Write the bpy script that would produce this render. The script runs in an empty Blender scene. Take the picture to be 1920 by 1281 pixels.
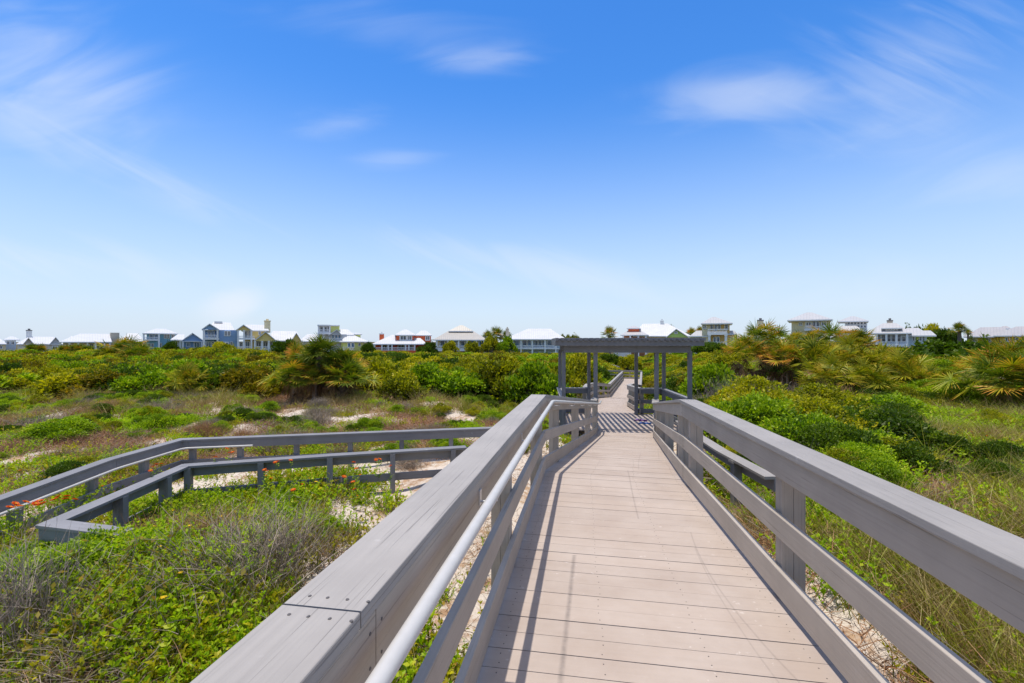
import bpy, math, random
import numpy as np
from mathutils import Vector
random.seed(7)
RNG = np.random.default_rng(11)
SC = bpy.context.scene
COL = SC.collection
F = 853.3          # focal length of the lens in photograph pixels
HZ = 640.5         # horizon row
EYE = 1.6          # eye height over the near deck
R = math.radians

def at(px, py, Y):
    """world point seen at a photograph pixel, at distance Y along the view"""
    return ((px - 960) / F * Y, Y, EYE - (py - HZ) / F * Y)

# ------------------------------------------------------------------ terrain
def sst(x, a, b):
    t = np.clip((x - a) / (b - a), 0, 1)
    return t * t * (3 - 2 * t)

def gh(x, y):
    x = np.asarray(x, float); y = np.asarray(y, float)
    z = -1.12 + 0 * x
    z = z + .10 * np.sin(x * .55 + 1.3) * np.cos(y * .42 + .4) + .06 * np.sin(x * 1.3 + y * .9) + .03 * np.sin(x * 2.9 - y * 2.3 + 1)
    # foredune bank to the right of the walk
    z = z + .38 * sst(x - .15 * y, .9, 3.2) * (1 - sst(y, 10, 18))
    z = z + 2.2 * np.exp(-((x - 20.5) / 7.5) ** 2 - ((y - 31) / 8) ** 2)
    z = z + .9 * np.exp(-((x - 7.5) / 2.6) ** 2 - ((y - 17.5) / 4) ** 2) * .55
    z = z + (.11 * np.sin(x * 1.1 + .6 * y) * np.sin(y * .95 - .35 * x + 1) + .07 * np.sin(x * 2.1 + 2) * np.sin(y * 1.7)) * sst(y, 10, 13) * (1 - sst(y, 30, 40)) * sst(-x + .15 * y, .5, 2.5)
    # low sand heap beside the walk on the left
    z = z + .35 * np.exp(-((x + .75) / .8) ** 2 - ((y - 8.2) / 1.3) ** 2)
    # rolling back dune
    z = z + sst(y, 18, 40) * (.35 * np.sin(x * .11 + 2) + .25 * np.sin(x * .23 + y * .17)) * (1 - sst(y, 150, 260))
    # swale followed by the walkway
    a = np.clip((y - 12.5) / 30, 0, 1) ** .8 * 2.75 * (1 - sst(y, 70, 105))
    z = z - a * np.exp(-((x - .272 * y) / 6.2) ** 2)
    z = z - 1.35 * sst(y, 50, 108)
    z = z + .42 * np.exp(-((x + 3.9) / 1.0) ** 2 - ((y - 4.75) / .8) ** 2)
    # scooped out under the walk and the pergola so sand never meets the boards
    Y_ = [-6, 5.75, 13.2, 17.2, 21.2, 27.7, 33.6, 52, 54, 56]
    zd = np.interp(y, Y_, [.1, -.06, -1.1, -1.12, -1.37, -1.9, -2.55, -2.8, -2.8, -2.8]); c = np.interp(y, Y_, [-.2, 1.2, 3.3, 3.8, 4.5, 6.1, 8.25, 13.6, 14.2, 14.8])
    hw = np.where((y > 13.2) & (y < 17.9), 2.2, 1.15)
    k = (1 - sst(np.abs(x - c), hw, hw + 1.1)) * (1 - sst(y, 54, 58))
    return z * (1 - k) + np.minimum(z, zd - .28) * k

def ghs(x, y):
    return float(gh(np.array([x]), np.array([y]))[0])

# ------------------------------------------------------------------ node helpers
def newmat(name):
    m = bpy.data.materials.new(name); m.use_nodes = True
    nt = m.node_tree; nt.nodes.clear()
    return m, nt

def nd(nt, typ, **kw):
    n = nt.nodes.new(typ)
    for k, v in kw.items():
        if k.startswith('i_'):
            key = k[2:]
            key = int(key) if key.isdigit() else key.replace('_', ' ')
            n.inputs[key].default_value = v
        else:
            setattr(n, k, v)
    return n

def ramp(nt, stops, interp='LINEAR'):
    n = nt.nodes.new('ShaderNodeValToRGB'); cr = n.color_ramp; cr.interpolation = interp
    while len(cr.elements) < len(stops): cr.elements.new(.5)
    for e, (p, c) in zip(cr.elements, stops):
        e.position = p
        e.color = (*c, 1) if len(c) == 3 else c
    return n

def g(v): return (v, v, v)

def noise(nt, vec, scale, detail=4, rough=.55, dist=0):
    n = nd(nt, 'ShaderNodeTexNoise', i_Scale=scale, i_Detail=detail, i_Roughness=rough, i_Distortion=dist)
    if vec: nt.links.new(vec, n.inputs['Vector'])
    return n

def mix(nt, fac, a, b, typ='MIX'):
    n = nd(nt, 'ShaderNodeMix', data_type='RGBA', blend_type=typ)
    L = nt.links
    for sock, v in ((n.inputs[0], fac), (n.inputs[6], a), (n.inputs[7], b)):
        if hasattr(v, 'is_output'): L.new(v, sock)
        elif isinstance(v, (int, float)): sock.default_value = v
        else: sock.default_value = (*v, 1)
    return n.outputs[2]

def math_(nt, op, a, b=0.0, c=0.0):
    n = nd(nt, 'ShaderNodeMath', operation=op)
    for i, v in enumerate((a, b, c)):
        if hasattr(v, 'is_output'): nt.links.new(v, n.inputs[i])
        else: n.inputs[i].default_value = v
    return n.outputs[0]

def out(nt, sh):
    o = nd(nt, 'ShaderNodeOutputMaterial'); nt.links.new(sh, o.inputs['Surface'])

MAT = {}

def mat_paint(name, base, rough=.6, wear=.5, grain=1.0):
    """grey paint on sawn timber; uv is in metres, u along the board"""
    m, nt = newmat(name); L = nt.links
    uv = nd(nt, 'ShaderNodeUVMap').outputs[0]
    mp = nd(nt, 'ShaderNodeMapping'); mp.inputs['Scale'].default_value = (1.1, 75, 1); L.new(uv, mp.inputs[0])
    gr = noise(nt, mp.outputs[0], 1.0, 6, .6, .6)
    mp2 = nd(nt, 'ShaderNodeMapping'); mp2.inputs['Scale'].default_value = (1.3, 120, 1); L.new(uv, mp2.inputs[0])
    cr = noise(nt, mp2.outputs[0], 1.0, 3, .5, .3)
    crack = ramp(nt, [(.0, g(1)), (.33, g(1)), (.37, g(0)), (1, g(0))]); L.new(cr.outputs[0], crack.inputs[0])
    big = noise(nt, uv, 1.7, 4, .6)
    geo = nd(nt, 'ShaderNodeNewGeometry')
    blot = noise(nt, geo.outputs['Position'], 2.3, 5, .6)
    c1 = ramp(nt, [(.25, tuple(b * .91 for b in base)), (.5, base), (.75, tuple(min(1, b * 1.06) for b in base))])
    L.new(gr.outputs[0], c1.inputs[0])
    c2 = ramp(nt, [(.3, g(.86)), (.65, g(1.05))]); L.new(blot.outputs[0], c2.inputs[0])
    c = mix(nt, 1.0, c1.outputs[0], c2.outputs[0], 'MULTIPLY')
    fc = math_(nt, 'MULTIPLY', crack.outputs[0], .75 * wear)
    c = mix(nt, fc, c, tuple(b * .35 for b in base))
    # bird dirt and scuffs
    sp = noise(nt, geo.outputs['Position'], 9, 3, .5)
    spr = ramp(nt, [(.0, g(0)), (.70, g(0)), (.76, g(1))]); L.new(sp.outputs[0], spr.inputs[0])
    c = mix(nt, math_(nt, 'MULTIPLY', spr.outputs[0], .25 * wear), c, (.62, .60, .58))
    tn = nd(nt, 'ShaderNodeAttribute', attribute_name='tint')
    tr = ramp(nt, [(0, g(.9)), (1, g(1.08))]); L.new(tn.outputs['Fac'], tr.inputs[0])
    c = mix(nt, 1.0, c, tr.outputs[0], 'MULTIPLY')
    p = nd(nt, 'ShaderNodeBsdfPrincipled', i_Roughness=rough)
    p.inputs['Specular IOR Level'].default_value = .35
    L.new(c, p.inputs['Base Color'])
    h = math_(nt, 'SUBTRACT', gr.outputs[0], math_(nt, 'MULTIPLY', crack.outputs[0], .7))
    b = nd(nt, 'ShaderNodeBump', i_Strength=.35 * grain, i_Distance=.004); L.new(h, b.inputs['Height']); L.new(b.outputs[0], p.inputs['Normal'])
    out(nt, p.outputs[0]); MAT[name] = m
    return m

def mat_deck(name, base):
    m, nt = newmat(name); L = nt.links
    uv = nd(nt, 'ShaderNodeUVMap').outputs[0]
    mp = nd(nt, 'ShaderNodeMapping'); mp.inputs['Scale'].default_value = (2.0, 30, 1); L.new(uv, mp.inputs[0])
    gr = noise(nt, mp.outputs[0], 1.0, 6, .6, .5)
    geo = nd(nt, 'ShaderNodeNewGeometry'); pos = geo.outputs['Position']
    c1 = ramp(nt, [(.25, tuple(b * .95 for b in base)), (.5, base), (.78, tuple(b * 1.04 for b in base))])
    L.new(gr.outputs[0], c1.inputs[0])
    tn = nd(nt, 'ShaderNodeAttribute', attribute_name='tint')
    tr = ramp(nt, [(0, (.965, .965, .97)), (1, (1.03, 1.025, 1.02))]); L.new(tn.outputs['Fac'], tr.inputs[0])
    c = mix(nt, 1.0, c1.outputs[0], tr.outputs[0], 'MULTIPLY')
    dust = noise(nt, pos, 1.6, 6, .65)
    dr = ramp(nt, [(.35, g(0)), (.7, g(1))]); L.new(dust.outputs[0], dr.inputs[0])
    c = mix(nt, math_(nt, 'MULTIPLY', dr.outputs[0], .30), c, (.60, .53, .47))
    sp = noise(nt, pos, 21, 4, .6)
    sp2 = noise(nt, pos, 2.7, 2, .5)
    spm = math_(nt, 'ADD', sp.outputs[0], math_(nt, 'MULTIPLY', sp2.outputs[0], .35))
    spr = ramp(nt, [(.0, g(0)), (.855, g(0)), (.90, g(1))]); L.new(spm, spr.inputs[0])
    c = mix(nt, math_(nt, 'MULTIPLY', spr.outputs[0], .34), c, (.66, .60, .55))
    # rubber scuff marks left on the boards: |x - (a + b y + c y^2)| < w between two distances
    sx = nd(nt, 'ShaderNodeSeparateXYZ'); L.new(pos, sx.inputs[0]); X, Y = sx.outputs[0], sx.outputs[1]
    sn = noise(nt, pos, 30, 2, .5)
    for a, b_, c_, w, y0, y1, st in ((-.17, .186, .0, .016, 1.5, 3.46, .50), (2.03, -.545, .107, .007, 1.4, 3.9, .28), (1.50, -.26, .068, .006, 1.2, 3.6, .22),
                                     (.62, .08, .012, .009, 4.2, 6.2, .35), (.52, .12, .012, .008, 6.3, 8.4, .25), (.1, .31, .0, .006, 7.5, 9.5, .25)):
        yy = math_(nt, 'MULTIPLY', Y, Y)
        line = math_(nt, 'ADD', math_(nt, 'MULTIPLY_ADD', Y, b_, a), math_(nt, 'MULTIPLY', yy, c_))
        d = math_(nt, 'ABSOLUTE', math_(nt, 'SUBTRACT', X, line))
        d = math_(nt, 'DIVIDE', d, w)
        k = math_(nt, 'SUBTRACT', 1.25, d)
        k = nd(nt, 'ShaderNodeClamp'); 
        L.new(math_(nt, 'SUBTRACT', 1.25, d), k.inputs[0]); kk = k.outputs[0]
        kk = math_(nt, 'MULTIPLY', kk, math_(nt, 'GREATER_THAN', Y, y0))
        kk = math_(nt, 'MULTIPLY', kk, math_(nt, 'LESS_THAN', Y, y1))
        kk = math_(nt, 'MULTIPLY', kk, math_(nt, 'MULTIPLY_ADD', sn.outputs[0], 1.2, .2))
        c = mix(nt, math_(nt, 'MULTIPLY', kk, st), c, (.10, .085, .08))
    p = nd(nt, 'ShaderNodeBsdfPrincipled', i_Roughness=.7)
    p.inputs['Specular IOR Level'].default_value = .3
    L.new(c, p.inputs['Base Color'])
    b = nd(nt, 'ShaderNodeBump', i_Strength=.35, i_Distance=.003); L.new(gr.outputs[0], b.inputs['Height']); L.new(b.outputs[0], p.inputs['Normal'])
    out(nt, p.outputs[0]); MAT[name] = m

def mat_plain(name, col, rough=.5, metal=0, spec=.5, var=.0, scale=3.0):
    m, nt = newmat(name); L = nt.links
    p = nd(nt, 'ShaderNodeBsdfPrincipled', i_Roughness=rough, i_Metallic=metal)
    p.inputs['Specular IOR Level'].default_value = spec
    geo = nd(nt, 'ShaderNodeNewGeometry')
    n = noise(nt, geo.outputs['Position'], scale, 4, .6)
    v = max(var, .03)
    r_ = ramp(nt, [(.3, tuple(c * (1 - v) for c in col)), (.7, tuple(min(1, c * (1 + v)) for c in col))]); L.new(n.outputs[0], r_.inputs[0])
    L.new(r_.outputs[0], p.inputs['Base Color'])
    out(nt, p.outputs[0]); MAT[name] = m

def mat_siding(name, col):
    """lap siding: fine horizontal boards"""
    m, nt = newmat(name); L = nt.links
    geo = nd(nt, 'ShaderNodeNewGeometry'); sx = nd(nt, 'ShaderNodeSeparateXYZ'); L.new(geo.outputs['Position'], sx.inputs[0])
    fr = math_(nt, 'FRACT', math_(nt, 'MULTIPLY', sx.outputs[2], 4.5))
    n = noise(nt, geo.outputs['Position'], .8, 4, .6)
    r_ = ramp(nt, [(.3, tuple(c * .93 for c in col)), (.7, tuple(min(1, c * 1.05) for c in col))]); L.new(n.outputs[0], r_.inputs[0])
    gap = ramp(nt, [(0, g(.72)), (.1, g(1)), (1, g(1))]); L.new(fr, gap.inputs[0])
    c = mix(nt, 1, r_.outputs[0], gap.outputs[0], 'MULTIPLY')
    p = nd(nt, 'ShaderNodeBsdfPrincipled', i_Roughness=.6); L.new(c, p.inputs['Base Color'])
    b = nd(nt, 'ShaderNodeBump', i_Strength=.4, i_Distance=.02); L.new(fr, b.inputs['Height']); L.new(b.outputs[0], p.inputs['Normal'])
    out(nt, p.outputs[0]); MAT[name] = m

def mat_roof(name, col):
    """standing-seam metal roofing, seams run down the slope (uv u across, in metres)"""
    m, nt = newmat(name); L = nt.links
    uv = nd(nt, 'ShaderNodeUVMap').outputs[0]; sx = nd(nt, 'ShaderNodeSeparateXYZ'); L.new(uv, sx.inputs[0])
    fr = math_(nt, 'FRACT', math_(nt, 'MULTIPLY', sx.outputs[0], 2.0))
    seam = ramp(nt, [(0, g(1)), (.10, g(1)), (.16, g(0)), (1, g(0))]); L.new(fr, seam.inputs[0])
    geo = nd(nt, 'ShaderNodeNewGeometry'); n = noise(nt, geo.outputs['Position'], .7, 5, .6)
    r_ = ramp(nt, [(.3, tuple(c * .92 for c in col)), (.7, tuple(min(1, c * 1.04) for c in col))]); L.new(n.outputs[0], r_.inputs[0])
    c = mix(nt, math_(nt, 'MULTIPLY', seam.outputs[0], .25), r_.outputs[0], tuple(v * .55 for v in col))
    p = nd(nt, 'ShaderNodeBsdfPrincipled', i_Roughness=.45); L.new(c, p.inputs['Base Color'])
    b = nd(nt, 'ShaderNodeBump', i_Strength=.5, i_Distance=.03); L.new(seam.outputs[0], b.inputs['Height']); L.new(b.outputs[0], p.inputs['Normal'])
    out(nt, p.outputs[0]); MAT[name] = m

def mat_leaf(name, stops, transl=.42, var=.25, rough=.5, gloss=.025):
    """leaf colour runs over the mesh attribute tint; whole plants differ a little from each other"""
    m, nt = newmat(name); L = nt.links
    tn = nd(nt, 'ShaderNodeAttribute', attribute_name='tint')
    oi = nd(nt, 'ShaderNodeObjectInfo')
    t = math_(nt, 'ADD', tn.outputs['Fac'], math_(nt, 'MULTIPLY_ADD', oi.outputs['Random'], var, -var / 2))
    r_ = ramp(nt, stops); L.new(t, r_.inputs[0])
    geo = nd(nt, 'ShaderNodeNewGeometry'); n = noise(nt, geo.outputs['Position'], .55, 3, .6)
    vr = ramp(nt, [(.3, g(.78)), (.7, g(1.2))]); L.new(n.outputs[0], vr.inputs[0])
    c = mix(nt, 1, r_.outputs[0], vr.outputs[0], 'MULTIPLY')
    d = nd(nt, 'ShaderNodeBsdfDiffuse'); L.new(c, d.inputs[0])
    tr = nd(nt, 'ShaderNodeBsdfTranslucent')
    L.new(mix(nt, 1, c, (1.15, 1.2, .55), 'MULTIPLY'), tr.inputs[0])
    ms = nd(nt, 'ShaderNodeMixShader', i_0=transl); L.new(d.outputs[0], ms.inputs[1]); L.new(tr.outputs[0], ms.inputs[2])
    gl = nd(nt, 'ShaderNodeBsdfGlossy', i_Roughness=rough); gl.inputs[0].default_value = (.8, .8, .6, 1)
    m2 = nd(nt, 'ShaderNodeMixShader', i_0=gloss); L.new(ms.outputs[0], m2.inputs[1]); L.new(gl.outputs[0], m2.inputs[2])
    out(nt, m2.outputs[0]); MAT[name] = m

def mat_sand(name):
    m, nt = newmat(name); L = nt.links
    geo = nd(nt, 'ShaderNodeNewGeometry'); pos = geo.outputs['Position']
    a = noise(nt, pos, .75, 6, .65, .4); b_ = noise(nt, pos, 2.2, 6, .7); f_ = noise(nt, pos, 60, 3, .6)
    sand = ramp(nt, [(.3, (.47, .40, .325)), (.7, (.60, .53, .45))]); L.new(f_.outputs[0], sand.inputs[0])
    lit = ramp(nt, [(.3, (.16, .085, .05)), (.5, (.32, .20, .12)), (.7, (.44, .31, .19))]); L.new(b_.outputs[0], lit.inputs[0])
    h_ = noise(nt, pos, 7.0, 5, .7)
    k = math_(nt, 'MULTIPLY_ADD', b_.outputs[0], .45, math_(nt, 'MULTIPLY_ADD', h_.outputs[0], .40, math_(nt, 'MULTIPLY', a.outputs[0], .45)))
    # leaf litter under the plants, more of it away from the walk and in the scrub
    sx = nd(nt, 'ShaderNodeSeparateXYZ'); L.new(pos, sx.inputs[0])
    mr = nd(nt, 'ShaderNodeMapRange', interpolation_type='SMOOTHSTEP'); L.new(sx.outputs[1], mr.inputs[0])
    mr.inputs[1].default_value = 16; mr.inputs[2].default_value = 30; mr.inputs[3].default_value = 0; mr.inputs[4].default_value = .4
    k = math_(nt, 'ADD', k, mr.outputs[0])
    kr = ramp(nt, [(.65, g(0)), (.73, g(1))]); L.new(k, kr.inputs[0])
    c = mix(nt, kr.outputs[0], sand.outputs[0], lit.outputs[0])
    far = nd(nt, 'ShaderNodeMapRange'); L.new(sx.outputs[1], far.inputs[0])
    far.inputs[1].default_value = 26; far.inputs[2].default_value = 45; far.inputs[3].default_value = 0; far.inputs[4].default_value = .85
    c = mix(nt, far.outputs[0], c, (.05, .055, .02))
    p = nd(nt, 'ShaderNodeBsdfPrincipled', i_Roughness=.95); p.inputs['Specular IOR Level'].default_value = .1
    L.new(c, p.inputs['Base Color'])
    bb = nd(nt, 'ShaderNodeBump', i_Strength=.6, i_Distance=.03)
    h = math_(nt, 'MULTIPLY_ADD', f_.outputs[0], .25, b_.outputs[0]); L.new(h, bb.inputs['Height']); L.new(bb.outputs[0], p.inputs['Normal'])
    out(nt, p.outputs[0]); MAT[name] = m

GREY = (.395, .338, .275)
mat_paint('grey_paint', GREY, wear=.6)
mat_paint('cap_paint', (.305, .28, .255), wear=.7, grain=1.2)
mat_paint('pergola_paint', (.155, .157, .165), wear=.2)
mat_paint('old_paint', (.21, .205, .21), wear=.8)
mat_deck('deck_paint', (.375, .30, .245))
mat_plain('joist', (.10, .095, .09), .9)
mat_plain('pipe', (.47, .455, .43), .38, 0, .5, .05, 14)
mat_plain('bracket', (.55, .55, .55), .35, .6)
mat_plain('nail', (.09, .08, .075), .6)
mat_sand('sand')
# ------------------------------------------------------------------ mesh builders
def link(o, parent=None):
    COL.objects.link(o)
    if parent is not None: o.parent = parent
    return o

def tag(o, label, cat, group=None, kind=None):
    o['label'] = label; o['category'] = cat
    if group: o['group'] = group
    if kind: o['kind'] = kind
    return o

def thing(name, label, cat, loc=(0, 0, 0), rz=0, group=None):
    o = bpy.data.objects.new(name, None); link(o)
    o.location = loc; o.rotation_euler = (0, 0, rz); o.empty_display_size = .3
    return tag(o, label, cat, group)

class MB:
    def __init__(s):
        s.v = []; s.f = []; s.uv = []; s.t = []; s.m = []
    def face(s, pts, uv, t=.5, m=0):
        n = len(s.v); s.v += [tuple(p) for p in pts]; s.f.append(tuple(range(n, n + len(pts)))); s.uv += uv; s.t.append(t); s.m.append(m)
    def quadgrid(s, rings, uvrings, t=.5, m=0, close=True):
        """rings: list of equal-length point lists joined in order"""
        n0 = len(s.v); k = len(rings[0])
        for r in rings: s.v += [tuple(p) for p in r]
        for i in range(len(rings) - 1):
            for j in range(k if close else k - 1):
                j2 = (j + 1) % k
                s.f.append((n0 + i * k + j, n0 + i * k + j2, n0 + (i + 1) * k + j2, n0 + (i + 1) * k + j))
                u0, u1 = uvrings[0][i], uvrings[0][i + 1]; v0, v1 = uvrings[1][j], uvrings[1][j + 1]
                s.uv += [(u0, v0), (u0, v1), (u1, v1), (u1, v0)]; s.t.append(t); s.m.append(m)
        if close:
            for r, fl, u in ((rings[0], True, uvrings[0][0]), (rings[-1], False, uvrings[0][-1])):
                pts = list(r)[::-1] if fl else list(r)
                s.face(pts, [(u + .03 * q, .01 * q) for q in range(len(pts))], t, m)
    def box(s, c, h, ax=None, t=None, m=0, uvs=None):
        """box with centre c, half sizes h, optional 3 axes; uv along the longest axis"""
        ax = ax or ((1, 0, 0), (0, 1, 0), (0, 0, 1))
        A = [Vector(a) for a in ax]; c = Vector(c); t = random.random() if t is None else t
        lg = max(range(3), key=lambda i: h[i]); o1, o2 = [i for i in range(3) if i != lg]
        u0 = random.random() * 30; v0 = random.random() * 9
        ring = []
        for sg in (-1, 1):
            ring.append([c + A[lg] * h[lg] * sg + A[o1] * h[o1] * p + A[o2] * h[o2] * q for p, q in ((-1, -1), (1, -1), (1, 1), (-1, 1))])
        d = A[lg].cross(A[o1]).dot(A[o2])
        if d < 0: ring = [r[::-1] for r in ring]
        w1, w2 = 2 * h[o1], 2 * h[o2]
        if d < 0: vv = [v0, v0 + w1, v0 + w1 + w2, v0 + 2 * w1 + w2, v0 + 2 * w1 + 2 * w2]
        else: vv = [v0, v0 + w1, v0 + w1 + w2, v0 + 2 * w1 + w2, v0 + 2 * w1 + 2 * w2]
        s.quadgrid([r[::-1] for r in ring][::-1] if False else ring, ([u0, u0 + 2 * h[lg]], vv), t, m)
    def bar(s, p, q, w, h, up=(0, 0, 1), t=None, m=0):
        p, q = Vector(p), Vector(q); d = q - p; L_ = d.length; d.normalize()
        sd = d.cross(Vector(up)); 
        if sd.length < 1e-4: sd = d.cross(Vector((0, 1, 0)))
        sd.normalize(); u = sd.cross(d).normalized()
        s.box((p + q) / 2, (L_ / 2, w / 2, h / 2), (d, sd, u), t, m)
    def tube(s, pts, r, k=10, t=.5, m=0):
        rings = []; L_ = [0]
        pts = [Vector(p) for p in pts]
        for i, p in enumerate(pts):
            a = pts[max(0, i - 1)]; b = pts[min(len(pts) - 1, i + 1)]; d = (b - a).normalized()
            if i: L_.append(L_[-1] + (p - pts[i - 1]).length)
            sd = d.cross(Vector((0, 0, 1))); sd = sd.normalized() if sd.length > 1e-3 else Vector((1, 0, 0)); u = sd.cross(d)
            rr = r[i] if isinstance(r, (list, tuple)) else r
            rings.append([p + (sd * math.cos(6.28318 * j / k) + u * math.sin(6.28318 * j / k)) * rr for j in range(k)])
        s.quadgrid(rings, (L_, [j / k for j in range(k + 1)]), t, m)
    def build(s, name, mats, parent=None, smooth=False, bevel=0):
        me = bpy.data.meshes.new(name); me.from_pydata(s.v, [], s.f)
        for m in (mats if isinstance(mats, (list, tuple)) else [mats]): me.materials.append(MAT[m] if isinstance(m, str) else m)
        uvl = me.uv_layers.new(name='UVMap'); uvl.data.foreach_set('uv', np.array(s.uv, np.float32).ravel())
        at_ = me.attributes.new('tint', 'FLOAT', 'FACE'); at_.data.foreach_set('value', np.array(s.t, np.float32))
        me.polygons.foreach_set('material_index', np.array(s.m, np.int32))
        if smooth: me.polygons.foreach_set('use_smooth', np.ones(len(s.f), bool))
        me.update()
        o = bpy.data.objects.new(name, me); link(o, parent)
        if bevel:
            import bmesh
            bm = bmesh.new(); bm.from_mesh(me); bmesh.ops.remove_doubles(bm, verts=bm.verts, dist=1e-5)
            bmesh.ops.recalc_face_normals(bm, faces=bm.faces); bm.to_mesh(me); bm.free()
            md = o.modifiers.new('round', 'BEVEL'); md.width = bevel; md.segments = 2; md.limit_method = 'ANGLE'; md.angle_limit = R(40)
        return o

def normals2d(line, side):
    """outward horizontal offsets (mitred) for a polyline; side +1 is to the right of travel"""
    n = len(line); seg = []
    for i in range(n - 1):
        dx, dy = line[i + 1][0] - line[i][0], line[i + 1][1] - line[i][1]; l = math.hypot(dx, dy)
        seg.append((dy / l * side, -dx / l * side))
    res = []
    for i in range(n):
        a = seg[max(0, i - 1)]; b = seg[min(n - 2, i)]
        mx, my = a[0] + b[0], a[1] + b[1]; l = math.hypot(mx, my); mx /= l; my /= l
        k = 1 / max(.35, mx * a[0] + my * a[1])
        res.append((mx * k, my * k))
    return res

def subline(line, s0, s1):
    """part of a polyline between two arc lengths, interior vertices kept"""
    acc = 0; o = []
    for i in range(len(line) - 1):
        a, b = Vector(line[i]), Vector(line[i + 1]); l = math.hypot(line[i + 1][0] - line[i][0], line[i + 1][1] - line[i][1])
        for s_ in (s0, s1):
            if acc - 1e-9 <= s_ <= acc + l + 1e-9: o.append((s_, tuple(a.lerp(b, (s_ - acc) / l))))
        if s0 < acc < s1: o.append((acc, tuple(a)))
        acc += l
    o.sort(key=lambda q: q[0]); r_ = []
    for q in o:
        if not r_ or q[0] - r_[-1][0] > 1e-6: r_.append(q)
    return [q[1] for q in r_]

def length2d(line): return sum(math.hypot(b[0] - a[0], b[1] - a[1]) for a, b in zip(line, line[1:]))

def point_at(line, s_):
    acc = 0
    for a, b in zip(line, line[1:]):
        l = math.hypot(b[0] - a[0], b[1] - a[1])
        if s_ <= acc + l + 1e-9:
            k = (s_ - acc) / l
            return Vector(a).lerp(Vector(b), k), Vector(((b[0] - a[0]) / l, (b[1] - a[1]) / l, 0))
        acc += l
    return Vector(line[-1]), Vector(((b[0] - a[0]) / l, (b[1] - a[1]) / l, 0))

def s_of_y(line, y):
    acc = 0
    for a, b in zip(line, line[1:]):
        l = math.hypot(b[0] - a[0], b[1] - a[1])
        if min(a[1], b[1]) <= y <= max(a[1], b[1]): return acc + l * (y - a[1]) / (b[1] - a[1])
        acc += l
    return acc

def sweep(mb, line, side, o0, o1, z0, z1, t=None, m=0):
    nr = normals2d(line, side); rings = []; us = [random.random() * 40]; t = random.random() if t is None else t
    v0 = random.random() * 9
    for i, (p, n) in enumerate(zip(line, nr)):
        if i: us.append(us[-1] + (Vector(p) - Vector(line[i - 1])).length)
        q = [(o0, z0), (o0, z1), (o1, z1), (o1, z0)]
        if side < 0: q = q[::-1]
        rings.append([(p[0] + n[0] * o, p[1] + n[1] * o, p[2] + z) for o, z in q])
    w, h = abs(o1 - o0), abs(z1 - z0)
    vv = [v0, v0 + h, v0 + h + w, v0 + 2 * h + w, v0 + 2 * h + 2 * w]
    mb.quadgrid(rings, (us, vv), t, m)

def warp(line, amp=.003, step=1.15):
    o = [line[0]]
    for a, b in zip(line, line[1:]):
        n = max(1, round(math.hypot(b[0] - a[0], b[1] - a[1]) / step))
        for i in range(1, n + 1):
            t = i / n; e = 0 if i == n else amp
            o.append((a[0] + (b[0] - a[0]) * t + random.uniform(-e, e), a[1] + (b[1] - a[1]) * t, a[2] + (b[2] - a[2]) * t + random.uniform(-e, e)))
    return o

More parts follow.
